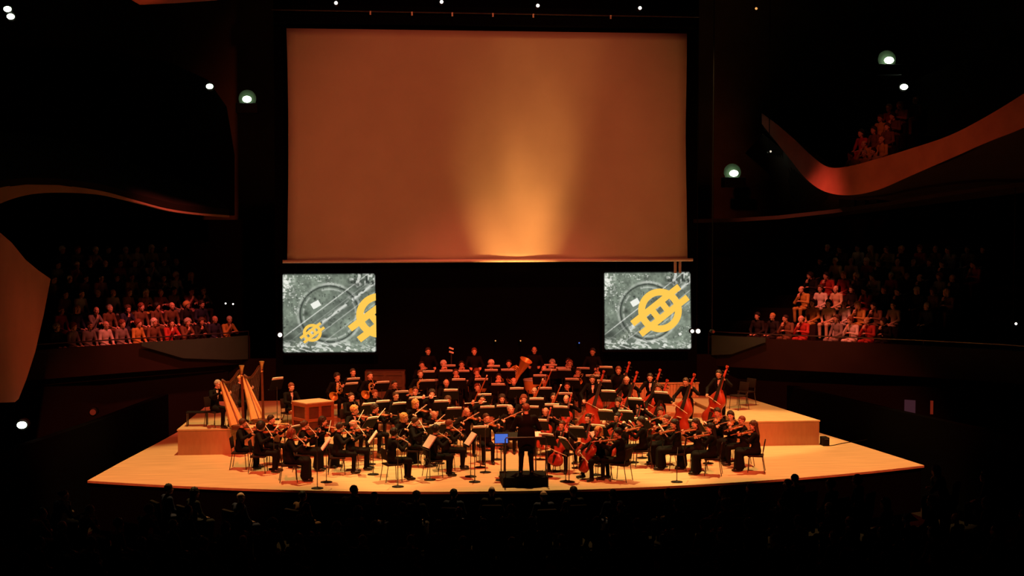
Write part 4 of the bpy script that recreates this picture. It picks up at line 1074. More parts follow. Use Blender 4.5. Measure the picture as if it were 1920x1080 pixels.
# rows: (name used in labels, [(px, py of the head, role, hair style, hair colour)])
ROWS = [
 ('front string row', [
  (449, 793, 'violin', 'short', 'brown'), (484, 799, 'violin', 'curly', 'black'), (541, 813, 'violin', 'bob', 'auburn'), (566, 797, 'violin', 'bun', 'brown'),
  (632, 801, 'violin', 'short', 'dark'), (657, 795, 'violin', 'rim', 'grey'), (735, 812, 'violin', 'full', 'black'), (774, 790, 'violin', 'short', 'brown'),
  (813, 806, 'violin', 'full', 'black'), (838, 795, 'violin', 'short', 'auburn'),
  (1163, 812, 'viola', 'full', 'black'), (1206, 790, 'viola', 'curly', 'black'), (1254, 786, 'viola', 'bun', 'brown'), (1274, 795, 'viola', 'long', 'black'),
  (1305, 794, 'viola', 'long', 'dark'), (1337, 803, 'viola', 'long', 'black'), (1396, 788, 'viola', 'short', 'auburn'), (1418, 798, 'viola', 'long', 'brown')]),
 ('second string row', [
  (503, 786, 'violin', 'short', 'dark'), (600, 790, 'violin', 'bob', 'dark'), (660, 773, 'violin', 'full', 'blond'), (699, 770, 'violin', 'full', 'dark'), (754, 783, 'violin', 'bob', 'blond'), (776, 757, 'violin', 'bob', 'blond'),
  (810, 777, 'violin', 'rim', 'grey'), (873, 771, 'violin', None, 'grey'), (910, 783, 'violin', 'short', 'brown'), (956, 767, 'violin', 'short', 'grey'),
  (1024, 771, 'cello', 'rim', 'grey'), (1056, 797, 'cello', 'short', 'brown'), (1061, 747, 'cello', None, 'grey'), (1104, 784, 'cello', 'short', 'dark'), (1126, 809, 'cello', 'bob', 'blond'),
  (1160, 782, 'cello', 'short', 'black'), (1162, 756, 'cello', 'bob', 'dark'), (1198, 759, 'cello', 'full', 'brown'), (1240, 771, 'viola', 'full', 'dark'), (1348, 773, 'viola', 'full', 'dark'), (1373, 779, 'viola', 'long', 'dark')]),
 ('woodwind row', [
  (656, 744, 'clarinet', 'short', 'brown'), (701, 738, 'clarinet', 'short', 'auburn'), (740, 752, 'oboe', 'bun', 'brown'), (777, 732, 'flute', 'short', 'brown'), (810, 748, 'flute', 'full', 'dark'), (837, 750, 'oboe', 'bob', 'brown'),
  (982, 748, 'oboe', 'full', 'auburn'), (1002, 743, 'bassoon', None, 'grey'), (1040, 744, 'bassoon', 'short', 'dark'), (940, 747, 'clarinet', 'bob', 'dark'), (905, 748, 'flute', 'bun', 'black')]),
 ('horn row', [
  (630, 713, 'horn', 'full', 'dark'), (692, 712, 'horn', 'short', 'brown'), (738, 724, 'horn', 'short', 'dark'), (836, 726, 'clarinet', 'rim', 'grey'), (894, 726, 'bassoon', 'short', 'auburn'), (963, 723, 'clarinet', 'rim', 'brown'), (1020, 722, 'bassoon', 'full', 'dark'), (1064, 724, 'horn', 'short', 'dark')]),
 ('brass row', [
  (660, 698, 'horn', 'short', 'brown'), (787, 703, 'horn', 'short', 'auburn'), (854, 707, 'trumpet', 'short', 'brown'), (893, 707, 'trumpet', 'full', 'auburn'), (935, 707, 'trombone', 'short', 'dark'), (1021, 691, 'trombone', 'rim', 'brown'), (1085, 705, 'trombone', 'short', 'brown'), (1124, 692, 'trumpet', 'short', 'dark')]),
 ('upper brass row', [
  (790, 688, 'trombone', 'short', 'dark'), (831, 685, 'trumpet', 'full', 'white'), (873, 690, 'trumpet', 'short', 'dark'), (909, 686, 'trumpet', 'full', 'white'), (952, 688, 'tuba', 'short', 'dark'), (1041, 686, 'trombone', 'full', 'grey'), (1064, 687, 'trumpet', 'short', 'auburn'), (1112, 679, 'trombone', 'full', 'blond'), (1066, 671, 'trombone', 'short', 'dark')]),
]
BASS = [(1113, 716, 'short', 'brown'), (1162, 694, 'short', 'auburn'), (1178, 713, 'rim', 'grey'), (1222, 707, 'short', 'dark'), (1238, 727, 'full', 'brown'), (1290, 717, 'short', 'brown'), (1352, 703, 'short', 'dark')]
PERC = [(802, 655, 'short', 'brown'), (895, 662, 'short', 'auburn'), (1002, 656, 'rim', 'brown'), (1112, 659, 'short', 'dark')]
POSE_OF = dict(violin='violinist', viola='violinist', cello='cellist', clarinet='reed_player', oboe='reed_player', bassoon='reed_player', flute='flautist', horn='horn_player', tuba='reed_player', trumpet='brass_player', trombone='brass_player')
WHO = dict(violin='violinist', viola='violist', cello='cellist', clarinet='clarinettist', oboe='oboist', bassoon='bassoonist', flute='flautist', horn='horn player', tuba='tuba player', trumpet='trumpeter', trombone='trombonist')
HN = dict(full='thick {} hair', short='short {} hair', rim='a bald crown', curly='curly {} hair', long='long {} hair', bun='a {} bun', bob='bobbed {} hair')
def T3(*a): return Matrix.Translation(Vector(a))
SPOTS = []                                     # (position, head height, fixed?) of every musician, pushed apart where they would touch
for rname, members in ROWS:
    for mm in sorted(members, key=lambda m: m[0]): SPOTS.append([ground(mm[0], mm[1], 1.25), .60])
for b in sorted(BASS): SPOTS.append([ground(b[0], b[1], 1.62), .66])
for b in PERC: SPOTS.append([ground(b[0], b[1], 1.64), .6])
for it in range(60):
    for a in range(len(SPOTS)):
        for b in range(a):
            A, B = SPOTS[a][0], SPOTS[b][0]; v = Vector((A.x - B.x, A.y - B.y)); need = (SPOTS[a][1] + SPOTS[b][1]) / 2
            if v.length < need:
                v = (v.normalized() if v.length > 1e-4 else Vector((1, 0))) * (need - v.length) * .5
                A.x += v.x * .45; A.y += v.y * .45; B.x -= v.x * .45; B.y -= v.y * .45
for s_ in SPOTS:
    s_[0].y = max(s_[0].y, front_y(s_[0].x) + .3)
    s_[0].z = max(tier(s_[0].x + dx, s_[0].y + dy) for dx in (-.16, 0, .16) for dy in (-.16, 0, .16)) if True else 0
NEXT = iter([s_[0] for s_ in SPOTS])
def clear_spot(m, own, opts):
    """the first place in front of a player that no other musician takes"""
    best = None
    for sx, ah in opts:
        q = m @ Vector((sx, ah, 0)); dd = min([(Vector((q.x - s_[0].x, q.y - s_[0].y)) - Vector((0, 0))).length for s_ in SPOTS if s_[0] is not own] + [math.hypot(q.x - u.x, q.y - u.y) + .05 for u in STANDS])
        if best is None or dd > best[0] + .02: best = (dd, q)
        if dd > .46: break
    return best[1]
STANDS = []
cnt = 0
for rname, members in ROWS:
    members = sorted(members, key=lambda m: m[0])
    for i, (px, py, role, hs, hc) in enumerate(members):
        cnt += 1
        p = next(NEXT)
        m = face(p, POD if rname != 'front string row' else ((1.5, 2.4) if px < 960 else (-1.5, 3.0)), random.uniform(-6, 6))
        pose = POSE_OF[role]
        female = hs in ('long', 'bun', 'bob')
        if female and pose in ('violinist', 'reed_player'): pose += '_dress'
        where = '%s from the harps in the %s' % (ORD[i], rname)
        hd = HN[hs].format(hc) if hs else 'a bald head'
        person(pose, m, '%s with %s, %s' % (WHO[role], hd, where), 'person', 'seated orchestra musicians', skin=cnt * 7 % 4, hair=hs, hcol=hc, shirt=(not female and cnt % 3 == 0))
        chair(m, 'black chair under the %s %s' % (WHO[role], where))
        poss = '%s of the %s %s' % (role, WHO[role], where)
        if role in ('violin', 'viola'):
            d = Vector((-.58, .80, -.06 + random.uniform(-.08, .05))).normalized(); base = Vector((-.055, .075, 1.085))
            L = .59 if role == 'violin' else .68
            im = axis_mtx(base, base + d * L, (.25, -.1, 1)); place(role, m @ im, poss, role, 'violins and violas')
            hand = Vector((.20, .385, .985)); k = Vector((-.055, .075, 1.085)) + d * (.16) + Vector((0, 0, .05)); sl = random.uniform(-.06, .10)
            bd = (k - hand).normalized()
            place('violin_bow', m @ axis_mtx(hand - bd * .04, hand + bd, (0, 0, 1)), 'bow of the %s %s' % (WHO[role], where), 'bow', 'string bows', name='bow')
        elif role == 'cello':
            im = axis_mtx((.03, .52, .22), (-.15, .03, 1.34), (0, 1, .3)); place('cello', m @ im, poss, 'cello', 'cellos')
            hand = Vector((.28, .46, .70)); bd = (Vector((-.05, .50, .60)) - hand).normalized()
            place('cello_bow', m @ axis_mtx(hand - bd * .04, hand + bd, (0, -1, 0)), 'bow of the cellist %s' % where, 'bow', 'string bows', name='bow')
        elif role in ('clarinet', 'oboe'): place(role, m @ axis_mtx((0, .165, 1.17), (0, .47, .74), (0, 1, .5)), poss, role, 'woodwinds')
        elif role == 'bassoon': place(role, m @ axis_mtx((.26, .20, .42), (-.22, .34, 1.60), (0, 1, .2)), poss, role, 'woodwinds')
        elif role == 'flute': place(role, m @ axis_mtx((-.10, .185, 1.185), (.5, .225, 1.155), (0, 1, .3)), poss, role, 'woodwinds')
        elif role == 'trumpet': place(role, m @ axis_mtx((0, .15, 1.185), (0, .65, 1.12), (0, 0, 1)), poss, role, 'brass instruments')
        elif role == 'trombone': place(role, m @ axis_mtx((0, .15, 1.185), (.02, .9, .98), (-.3, 0, 1)), poss, role, 'brass instruments')
        elif role == 'horn': place(role, m @ T3(.05, .28, .90) @ Euler((.2, 0, .5)).to_matrix().to_4x4(), poss, role, 'brass instruments')
        elif role == 'tuba': place(role, m @ T3(-.02, .32, .62) @ Euler((.25, .45, PI)).to_matrix().to_4x4(), poss, role, 'brass instruments')
        # one stand for every pair of strings, one for each wind
        own = role not in ('violin', 'viola') or i % 2 == 0
        if own:
            sx = .30 if role in ('violin', 'viola') else .0
            ahead = 1.0 if role in ('cello', 'trombone') else .92
            sp = clear_spot(m, p, [(sx, ahead), (sx - .2, ahead), (sx + .2, ahead), (sx, ahead - .15), (sx, ahead + .2), (sx + .3, ahead - .15), (sx - .3, ahead - .15), (sx - .4, ahead + .2), (sx + .4, ahead + .2)]); STANDS.append(sp); z = min(tier(sp.x, sp.y), p.z) if tier(sp.x, sp.y) != p.z else p.z
            sm_ = Matrix.Translation((sp.x, sp.y, z)) @ m.to_3x3().to_4x4()
            music_stand(sm_, 'black music stand before the %s %s' % (WHO[role], where), 'white sheet music before the %s %s' % (WHO[role], where), h=(.90 if z == p.z else .90 + (p.z - z)), tilt=36)

for i, (px, py, hs, hc) in enumerate(sorted(BASS)):
    p = next(NEXT); m = face(p, (-.5, .5), 12)
    where = '%s bass in line from the cellos' % ORD[i]
    person('bassist', m, 'bassist with %s, standing, %s' % (HN[hs].format(hc), where), 'person', 'standing bassists', skin=i + 1, hair=hs, hcol=hc, shirt=i % 3 == 0)
    place('double_bass', m @ axis_mtx((.10, .52, .10), (-.36, .24, 1.90), (0, 1, .1)), 'reddish double bass of the player %s' % where, 'double bass', 'double basses')
    hand = Vector((.24, .47, 1.0)); bd = (Vector((-.1, .62, .86)) - hand).normalized()
    place('cello_bow', m @ axis_mtx(hand - bd * .04, hand + bd, (0, -1, 0)), 'bow of the bassist %s' % where, 'bow', 'string bows', name='bow')
    if i in (1, 2, 4, 5):
        sp = m @ Vector((.3, 1.1, 0)); z = tier(sp.x, sp.y)
        music_stand(Matrix.Translation((sp.x, sp.y, z)) @ m.to_3x3().to_4x4(), 'tall black music stand before the bassist %s' % where, 'white sheet music before the bassist %s' % where, h=1.15 + p.z - z, tilt=30)

# percussion at the back
def drum(name, r_, h, shell, z, label, cat='drum'):
    def mk(p):
        t = root(name, p, label, cat)
        bm = bmesh.new(); lathe(bm, [(r_ * .55, z), (r_ * .9, z + h * .35), (r_, z + h), (r_ * .97, z + h)], 24) if name == 'kettle_drum' else lathe(bm, [(r_, z), (r_, z + h)], 24)
        link('bowl' if name == 'kettle_drum' else 'shell', bm_mesh(bm, name + '_shell', shell, True), t)
        bm = bmesh.new(); lathe(bm, [(r_ * 1.03, z + h - .02), (r_ * 1.03, z + h + .02), (r_ * .96, z + h + .03), (r_ * .96, z + h - .02)], 24); link('hoop', bm_mesh(bm, name + '_hoop', M['silver'], True), t)
        bm = bmesh.new(); lathe(bm, [(r_ * .95, z + h), (r_ * .95, z + h + .012)], 24); link('drumhead', bm_mesh(bm, name + '_head', M['drumskin'], True), t)
        for k in range(4):
            a = PI / 4 + k * PI / 2; bm = bmesh.new(); rod(bm, (r_ * .95 * math.cos(a), r_ * .95 * math.sin(a), 0), (r_ * .8 * math.cos(a), r_ * .8 * math.sin(a), z + h * .5), .015, None, 6); link('leg', bm_mesh(bm, name + '_leg', M['steel']), t)
        return t
    return mk
for i, (px, py, hs, hc) in enumerate(PERC):
    p = next(NEXT); m = face(p, POD, 0)
    where = '%s from the harp side in the back row' % ORD[i]
    person('percussionist', m, 'standing percussionist with %s, %s' % (HN[hs].format(hc), where), 'person', 'standing percussionists', skin=i, hair=hs, hcol=hc, shirt=False)
    sp = m @ Vector((0, .72, 0)); z = tier(sp.x, sp.y)
    if i in (1, 2):
        drum('kettle_drum', .36, .45, M['brass'], .40, 'copper kettle drum in front of the %s back-row percussionist' % ORD[i])((sp.x, sp.y, z))
    elif i == 0: drum('snare_drum', .19, .16, M['steel'], .72, 'snare drum in front of the first back-row percussionist')((sp.x, sp.y, z))
    else: drum('tom_drum', .26, .30, M['cab'], .62, 'wooden tom drum in front of the fourth back-row percussionist')((sp.x, sp.y, z))
    s2 = m @ Vector((-.55, .7, 0)); z = tier(s2.x, s2.y)
    music_stand(Matrix.Translation((s2.x, s2.y, z)) @ m.to_3x3().to_4x4(), 'black music stand beside the %s back-row percussionist' % ORD[i], 'white sheet music beside the %s back-row percussionist' % ORD[i], h=1.12, tilt=40)
p = at_z(528, 757, .75 if False else .47); p.z = tier(p.x, p.y)
t = root('bass_drum', p, 'large dark concert drum with a red cover, lying behind the celesta cabinet', 'drum')
bm = bmesh.new(); lathe(bm, [(.56, .30), (.58, .34), (.58, .78), (.56, .82)], 32); link('shell', bm_mesh(bm, 'bass_drum_shell', M['blackp'], True), t)
bm = bmesh.new(); lathe(bm, [(.60, .74), (.61, .80), (.57, .845), (.30, .87), (.05, .875)], 32); link('cover', bm_mesh(bm, 'bass_drum_cover', M['redcloth'], True), t)
for k in range(4):
    a = PI / 4 + k * PI / 2; bm = bmesh.new(); rod(bm, (.5 * math.cos(a), .5 * math.sin(a), 0), (.5 * math.cos(a), .5 * math.sin(a), .34), .03, None, 8); link('leg', bm_mesh(bm, 'bass_drum_leg', M['steel']), t)
# bar percussion between harps and celesta
p = at_z(512, 828, .33); p.z = tier(p.x, p.y); m = face(p, POD, -60)
t = root('xylophone', m, 'wooden bar xylophone standing between the harps and the celesta', 'xylophone')
bar_ = [boxme('xylophone_bar', (0, 0, 0), (.036, .34 - .010 * k, .022), M['harp'], None, .004) for k in range(18)]
for k in range(18):
    link('bar', bar_[k], t, loc=(-.40 + .047 * k, -.02, .84))
    if k % 7 not in (2, 6): link('bar', bar_[k], t, loc=(-.377 + .047 * k, .26, .875))
link('frame_rail', boxme('xylophone_rail', (0, -.15, .80), (.95, .03, .05), M['cab']), t); link('frame_rail', boxme('xylophone_rail', (0, .36, .80), (.95, .03, .05), M['cab']), t)
for sx in (-.45, .45):
    for sy in (-.15, .36): link('leg', boxme('xylophone_leg', (sx, sy, .39), (.04, .04, .78), M['steel']), t)
# celesta: panelled wooden cabinet
def cabinet(name, p, rot, W, D, H, label, cat, w1='cab', w2='cab_dark'):
    m = Matrix.Translation(p) @ Matrix.Rotation(rot, 4, 'Z'); t = root(name, m, label, cat)
    link('carcass', boxme(name + '_carcass', (0, 0, H / 2 - .02), (W - .03, D - .03, H - .04), M[w2]), t)
    link('top_board', boxme(name + '_top', (0, 0, H - .02), (W + .03, D + .03, .04), M['riser' if w1 == 'cab' else w1], None, .008), t)
    for z, h in ((.06, .10), (H * .5, .09), (H - .09, .09)):
        link('rail', boxme(name + '_rail', (0, -D / 2, z), (W, .035, h), M[w1], None, .005), t); link('rail', boxme(name + '_side_rail', (-W / 2, 0, z), (.035, D, h), M[w1], None, .005), t)
        link('rail', boxme(name + '_side_rail', (W / 2, 0, z), (.035, D, h), M[w1], None, .005), t)
    for x in (-W / 2 + .04, 0, W / 2 - .04): link('stile', boxme(name + '_stile', (x, -D / 2 + .002, H / 2), (.09, .033, H - .06), M[w1], None, .005), t)
    for sx in (-1, 1):
        for y in (-D / 2 + .04, D / 2 - .04): link('stile', boxme(name + '_stile', (sx * W / 2, y, H / 2), (.033, .08, H - .06), M[w1], None, .005), t)
    link('keybed', boxme(name + '_keybed', (0, D / 2 + .12, .68), (W - .06, .26, .08), M[w1], None, .005), t)
    k_ = boxme(name + '_white_keys', (0, D / 2 + .15, .73), (W - .16, .14, .02), M['paper']); link('keyboard', k_, t)
    return t, m
c = ground(590, 811, 0); cp = at_z(586, 822, .33); cp.z = tier(cp.x, cp.y + .5)
t, cm = cabinet('celesta', cp + Vector((0, .50, 0)), math.radians(34), .95, .80, 1.06, 'panelled reddish wooden celesta cabinet, seen from its back, beside the harps', 'celesta')
m = cm @ Matrix.Translation((-.10, 1.10, 0)) @ Matrix.Rotation(PI, 4, 'Z')
q = m.translation; m.translation.z = tier(q.x, q.y)
person('keyboard_player', m, 'keyboard player in black seated behind the panelled celesta cabinet', 'person', 'seated orchestra musicians', 0, 'short', 'auburn'); chair(m, 'black chair of the celesta player behind the panelled cabinet')
cp = ground(722, 729, 0.1)
t, cm = cabinet('upright_piano', cp + Vector((0, .3, 0)), math.radians(-4), 1.30, .60, .98, 'brown wooden upright piano back, standing behind the horns', 'piano', 'upr', 'upr')
# harps
for i, (px, py, hs, hc) in enumerate(((402, 720, 'short', 'grey'), (446, 711, 'bun', 'blond'))):
    p = ground(px, py, 1.25); m = face(p, (0, -.8 if i == 0 else -.4), 0)
    where = ('outer', 'inner')[i]
    person('harpist', m, '%s harpist in black with %s, seated on the tall riser block' % (where, HN[hs].format(hc)), 'person', 'seated orchestra musicians', i, hs, hc, shirt=i == 0)
    place('harp', m @ T3(.02, .23, -.03 + .03), ('outer concert harp nearest the stage edge, pale soundboard glowing', 'inner concert harp with a crowned column rising above the players')[i], 'harp', 'concert harps')
    chair(m, 'black chair of the %s harpist on the riser block' % where)
    if i == 1: sp = m @ Vector((-.85, .75, 0)); music_stand(Matrix.Translation((sp.x, sp.y, tier(sp.x, sp.y))) @ m.to_3x3().to_4x4(), 'black music stand beside the %s harp' % where, 'white sheet music beside the %s harp' % where)
# low keyboard stand by the outer harp
p = at_z(370, 798, .75)
t = root('low_table', p, 'small low dark table on the riser block behind the outer harp', 'table')
link('tabletop', boxme('low_table_top', (0, 0, .40), (.62, .40, .03), M['blackp'], None, .005), t)
for sx in (-1, 1):
    for sy in (-1, 1): link('leg', boxme('low_table_leg', (sx * .28, sy * .17, .19), (.03, .03, .38), M['steel']), t)
# tall dark stand with two white cards behind the trumpets
p = ground(846, 700, .1)
t = root('tall_stand', p, 'tall dark stand topped by two small white cards behind the trumpets', 'stand')
bm = bmesh.new(); rod(bm, (0, 0, .02), (0, 0, 1.62), .03, .022, 8); link('pole', bm_mesh(bm, 'tall_stand_pole', M['steel'], True), t); link('base', ST['base'], t)
for k in range(2): link('card', boxme('tall_stand_card', (0, -.03, 1.60 + .13 * k), (.16, .015, .055), M['paper'], (0, .35, 0)), t)

# conductor, podium, desk
pod = root('podium', (-.04, .02, 0), 'black carpeted conductor podium with a safety rail at stage centre', 'podium')
link('platform', boxme('podium_platform', (0, 0, .125), (1.16, 1.02, .25), M['blackm'], None, .02), pod)
bm = bmesh.new(); sweep(bm, [(-.52, -.44, .25), (-.52, -.44, 1.22), (-.50, -.44, 1.26), (.50, -.44, 1.26), (.52, -.44, 1.22), (.52, -.44, .25)], .016, 8); link('safety_rail', bm_mesh(bm, 'podium_rail', M['steel'], True), pod)
m = Matrix.Translation((.02, -.02, .25)) @ Matrix.Rotation(.02, 4, 'Z')
person('conductor', m @ Matrix.Diagonal((1.10, 1.10, 1.03, 1)), 'conductor in a black tailcoat standing on the podium, seen from behind', 'person', None, 0, 'short', 'auburn')
a = m @ Vector((.26, .43, 1.24)); b = m @ Vector((.12, .74, 1.40))
t = root('baton', a, 'thin white baton in the hand of the conductor', 'baton'); bm = bmesh.new(); rod(bm, (0, 0, 0), b - a, .004, .002, 6); link('stick', bm_mesh(bm, 'baton_stick', M['paper']), t)
bm = bmesh.new(); rod(bm, -(b - a) * .1, (b - a) * .06, .012, .006, 8); link('grip', bm_mesh(bm, 'baton_grip', M['bow']), t)
t = root('conductor_desk', (-.02, 1.05, 0), 'wide black conductor desk in front of the podium', 'music stand')
link('desk', boxme('conductor_desk_top', (0, 0, 1.08), (1.25, .42, .025), M['blackp'], (math.radians(18), 0, 0)), t)
link('ledge', boxme('conductor_desk_ledge', (0, -.21, 1.03), (1.25, .03, .06), M['blackp']), t)
for sx in (-.42, .42):
    bm = bmesh.new(); rod(bm, (sx, 0, .02), (sx, 0, 1.06), .018, None, 8); link('pole', bm_mesh(bm, 'conductor_desk_pole', M['steel'], True), t); link('base', ST['base'], t, loc=(sx, 0, 0))
link('score', boxme('score_pages', (0, 0, 0), (.52, .30, .03), M['paper'])).matrix_basis = Matrix.Translation((.28, 1.05, 1.115)) @ Euler((math.radians(18), 0, 0)).to_matrix().to_4x4()
tag(bpy.data.objects['score'], 'open white score lying on the conductor desk', 'score')
p = at_y(940, 822, .48)
t = root('tablet', p - Vector((0, 0, .17)), 'small monitor with a glowing blue screen beside the podium', 'monitor')
link('case', boxme('tablet_case', (0, 0, .17), (.37, .03, .27), M['blackp'], (-.15, 0, 0), .006), t); link('display', boxme('tablet_display', (0, -.019, .17), (.335, .006, .235), M['blue'], (-.15, 0, 0)), t)
t2 = root('monitor_stand', (p.x, p.y + .06, 0), 'thin black stand holding the blue monitor beside the podium', 'stand')
zz = p.z - .18; bm = bmesh.new(); rod(bm, (0, 0, .02), (0, 0, zz), .014, None, 8); link('pole', bm_mesh(bm, 'monitor_pole', M['steel'], True), t2); link('base', ST['base'], t2); link('shelf', boxme('monitor_shelf', (0, -.03, zz - .01), (.30, .16, .02), M['blackp']), t2)

# microphone stands
for k, (px, py, h, nm) in enumerate(((595, 916, 1.45, 'front edge before the second violin desk'), (746, 913, 1.3, 'front edge before the fourth violin desk'), (890, 904, 1.05, 'floor between podium and violins'), (910, 886, 1.2, 'floor behind the blue monitor'),
                                     (932, 862, 1.1, 'floor behind the conductor desk'), (1041, 884, 1.1, 'floor before the first cello'), (1067, 904, 1.55, 'front edge beside podium and cellos'), (1269, 904, .75, 'front edge before the violas'))):
    p = at_z(px, py, 0)
    t = root('microphone_stand', p, 'black microphone stand with a round base, on the %s' % nm, 'microphone stand', 'microphone stands')
    link('base', ST['base'], t); bm = bmesh.new(); rod(bm, (0, 0, .02), (0, 0, h), .012, .009, 8); link('pole', bm_mesh(bm, 'microphone_pole', M['steel'], True), t)
    bm = bmesh.new(); rod(bm, (0, -.05, h - .04), (.10, .35, h + .10), .008, None, 6); link('boom', bm_mesh(bm, 'microphone_boom', M['steel'], True), t)
    bm = bmesh.new(); rod(bm, (.10, .35, h + .10), (.12, .43, h + .06), .014, .010, 8); link('microphone', bm_mesh(bm, 'microphone_capsule', M['blackp'], True), t)
# a monitor wedge and cable beside the right riser block
p = at_z(1548, 836, 0)
t = root('floor_case', p, 'small black floor case beside the tall bass riser block', 'case'); bm = bmesh.new(); box(bm, (0, .1, .13), (.2, .35, .26), None, .02); link('body', bm_mesh(bm, 'floor_case_body', M['blackp'], True), t); bm = bmesh.new(); sweep(bm, [(-.05, -.06, .2), (-.05, -.10, .22), (.05, -.10, .22), (.05, -.06, .2)], .008, 6); link('handle', bm_mesh(bm, 'floor_case_handle', M['steel']), t)
bm = bmesh.new(); sweep(bm, [at_z(px, py, .012) for px, py in ((1545, 836), (1562, 835), (1580, 831), (1600, 828), (1618, 826), (1640, 820))], .012, 6)
tag(link('cable', bm_mesh(bm, 'cable', M['blackp'], True)), 'black cable running over the stage boards from the floor case', 'cable')
# empty chairs behind the basses
for k, (px, py) in enumerate(((1384, 768), (1398, 760))):
    p = at_z(px, py, .75); chair(face(p, (0, 0), -20), '%s empty black chair on the riser block behind the basses' % ORD[k], 'empty chairs')
# ------------------------------------------------------------------ the audience
bm = bmesh.new(); box(bm, (0, -.02, .40), (.48, .46, .10), None, .03); box(bm, (0, -.28, .68), (.48, .10, .62), (.12, 0, 0), .04); box(bm, (0, -.1, .17), (.30, .30, .34))
for s in (-1, 1): box(bm, (s * .255, -.05, .36), (.04, .40, .52), None, .01)
SEATM = bm_mesh(bm, 'theatre_seat', M['seat'], True)
HS = ['short', 'full', 'short', 'bob', 'rim', 'long', 'short', 'bun', 'full', None, 'curly']
HC = ['brown', 'black', 'grey', 'dark', 'auburn', 'brown', 'blond', 'dark', 'white']
TN = list(TOPS)
def spectator(m, label, group, rnd, top, seat_label, shoes=False, hcs=HC):
    h = rnd.choice(HS); c = rnd.choice(hcs)
    hd = (HN[h].format(c) if h else 'a bald head')
    person(rnd.choice(['spectator', 'spectator', 'spectator_leaning']), m, label % dict(top=top, hair=hd), 'person', group, rnd.randrange(4), h, c, top=TOPS[top], shoes=shoes)
    s = link('theatre_seat', SEATM, None, mtx=m); tag(s, seat_label, 'seat', 'dark theatre seats of the ' + group)
rnd = random.Random(11)
def row_points(L, off, step):
    pts = [p + off for p in L]; acc = 0; out = []
    for a, b in zip(pts, pts[1:]):
        l = (b - a).length; t = step - acc
        while t < l: out.append(a.lerp(b, t / l)); t += step
        acc = (acc + l) % step if l < step - acc else l - (t - step)
    return out
def seats_of(side, rows, ok):
    L, o_, z0 = TER[side]
    for k in range(rows):
        n_ = 0
        for q in row_points(L, o_ * (.25 + .88 * k + .50), .56):
            p = Vector((q.x, q.y, z0 + .46 * k)); px, py = project(p + Vector((0, 0, 1.25)))
            if not ok(k, px, py): continue
            if rnd.random() < .07: continue
            n_ += 1
            yield k, n_, p
RW = ['front', 'second', 'third', 'fourth', 'fifth', 'sixth', 'seventh']
for k, n_, p in seats_of('left', 6, lambda k, px, py: 92 < px < 432 - 12 * k):
    m = face(p, (0, 3), rnd.uniform(-10, 10)); top = rnd.choice(['red', 'white', 'pink', 'grey', 'brown', 'black', 'black', 'mustard', 'navy', 'brown', 'navy', 'black'])
    w_ = '%s from the screen in left terrace %s row' % (ORD[n_ - 1], RW[k])
    spectator(m, 'spectator in %(top)s with %(hair)s, ' + w_, 'left terrace audience', rnd, top, 'dark theatre seat ' + w_)
for k, n_, p in seats_of('right', 6, lambda k, px, py: 1378 + (110 if k > 0 else 0) + (8 * k) < px < (1680 if k == 0 else 1740 + 30 * k) and px < 1915):
    m = face(p, (0, 3), rnd.uniform(-10, 10)); top = rnd.choice(['red', 'white', 'mustard', 'cream', 'grey', 'brown', 'black', 'black', 'black', 'navy', 'navy'])
    w_ = '%s from the screen in right terrace %s row' % (ORD[n_ - 1], RW[k])
    spectator(m, 'spectator in %(top)s with %(hair)s, ' + w_, 'right terrace audience', rnd, top, 'dark theatre seat ' + w_)
# a few on the upper right balcony, in three steps
n_ = 0
for k, (px, py) in enumerate(((1603, 290), (1622, 288), (1645, 282), (1628, 268), (1655, 262), (1616, 250), (1640, 244), (1665, 238), (1652, 222), (1680, 216), (1668, 203), (1695, 196), (1718, 188))):
    d = 49.0 - (px - 1600) * .012 + (290 - py) * .03
    h = at_d(px, py, d); p = h - Vector((0, 0, 1.25)); m = face(p, (0, 3), rnd.uniform(-10, 10))
    w_ = '%s up the steep seats of the upper balcony' % ORD[k]
    spectator(m, 'spectator in %(top)s with %(hair)s, ' + w_, 'upper balcony audience', rnd, rnd.choice(['red', 'pink', 'cream', 'brown', 'mustard']), 'dark theatre seat ' + w_)
    t = link('balcony_step', boxme('balcony_step', (0, 0, -.25), (.62, .85, .5), M['walld']), None, mtx=m); tag(t, kind='structure')
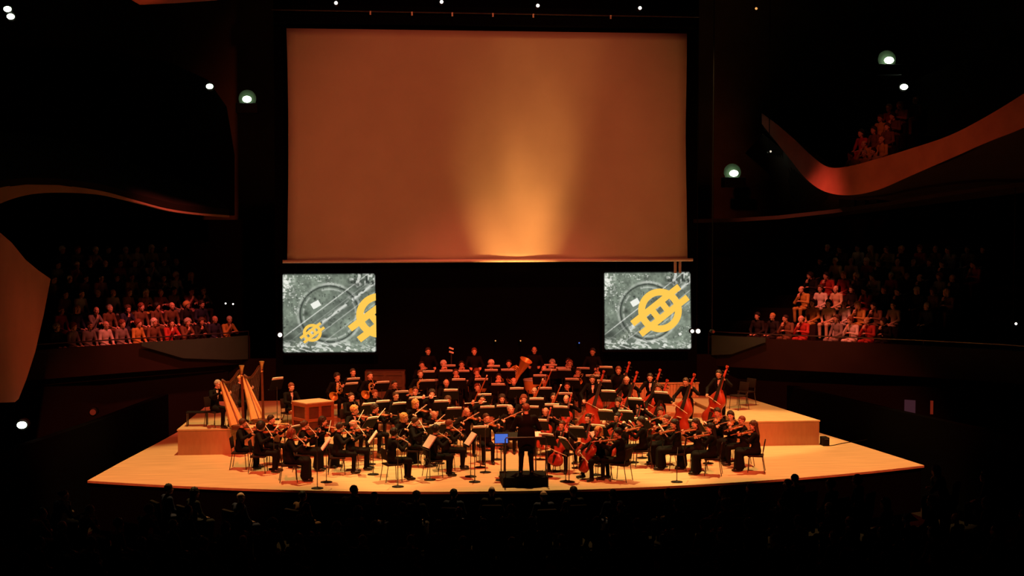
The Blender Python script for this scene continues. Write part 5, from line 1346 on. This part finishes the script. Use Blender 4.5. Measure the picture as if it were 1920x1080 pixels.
# stalls: dark heads along the edge of the stage, then the dark rows in front of them
sil = [(313, 915), (362, 923), (565, 929), (655, 917), (850, 925), (922, 920), (1076, 920), (1150, 926), (1255, 924), (1358, 921), (1480, 905), (1501, 896), (105, 925), (700, 931), (1610, 899), (1770, 880), (1850, 893), (448, 931), (780, 930), (1020, 928), (1410, 915), (1560, 908)]
sil.sort()
FLOOR_Z = -1.6
def stall(px, py, label, seat_label, group, d):
    h = at_d(px, py, d); z = h.z - 1.27
    m = face(Vector((h.x, h.y, z)), (0, 4), rnd.uniform(-8, 8))
    spectator(m, label, group, rnd, rnd.choice(['black', 'navy', 'brown', 'black']), seat_label, hcs=['black', 'dark', 'brown'])
    return z
for k, (px, py) in enumerate(sil):
    w_ = '%s of the heads cutting the lower stage edge, from the harp side' % ORD[k]
    stall(px, py, 'dark seated spectator, ' + w_, 'seat under the ' + w_, 'stalls audience at the stage', 35.2)
kk = 0
for rw in range(3):
    d = 33.6 - 1.05 * rw
    for j in range(19):
        px = 60 + j * 100 + (50 if rw % 2 else 0) + rnd.uniform(-14, 14); py = 955 + rw * 30 + rnd.uniform(-5, 5) - (max(0, px - 1000) * .02)
        stall(px, py, 'dark spectator, %s from the harp side in the %s unlit stalls row' % (ORD[j], RW[rw]), 'dark seat, %s from the harp side in the %s unlit stalls row' % (ORD[j], RW[rw]), 'unlit stalls audience', d)
# the stepped stalls floor and the nearest dark rows, beyond counting
vs_, fs_ = [], []
for i in range(14):
    d = 36.0 - 1.05 * i; z = at_d(960, 925 + (35.2 - d) * 19 if d < 35.2 else 925, d).z - 1.27
    y0, y1 = CAM.y + d - .55, CAM.y + d + .55; b = len(vs_)
    vs_ += [(-24, y0, z), (24, y0, z), (24, y1, z), (-24, y1, z), (-24, y1, z - .6), (24, y1, z - .6)]
    fs_ += [(b, b + 1, b + 2, b + 3), (b + 3, b + 2, b + 5, b + 4)]
struct('floor_stalls_steps', me_from(vs_, fs_, 'floor_stalls_steps', [M['walld']]))
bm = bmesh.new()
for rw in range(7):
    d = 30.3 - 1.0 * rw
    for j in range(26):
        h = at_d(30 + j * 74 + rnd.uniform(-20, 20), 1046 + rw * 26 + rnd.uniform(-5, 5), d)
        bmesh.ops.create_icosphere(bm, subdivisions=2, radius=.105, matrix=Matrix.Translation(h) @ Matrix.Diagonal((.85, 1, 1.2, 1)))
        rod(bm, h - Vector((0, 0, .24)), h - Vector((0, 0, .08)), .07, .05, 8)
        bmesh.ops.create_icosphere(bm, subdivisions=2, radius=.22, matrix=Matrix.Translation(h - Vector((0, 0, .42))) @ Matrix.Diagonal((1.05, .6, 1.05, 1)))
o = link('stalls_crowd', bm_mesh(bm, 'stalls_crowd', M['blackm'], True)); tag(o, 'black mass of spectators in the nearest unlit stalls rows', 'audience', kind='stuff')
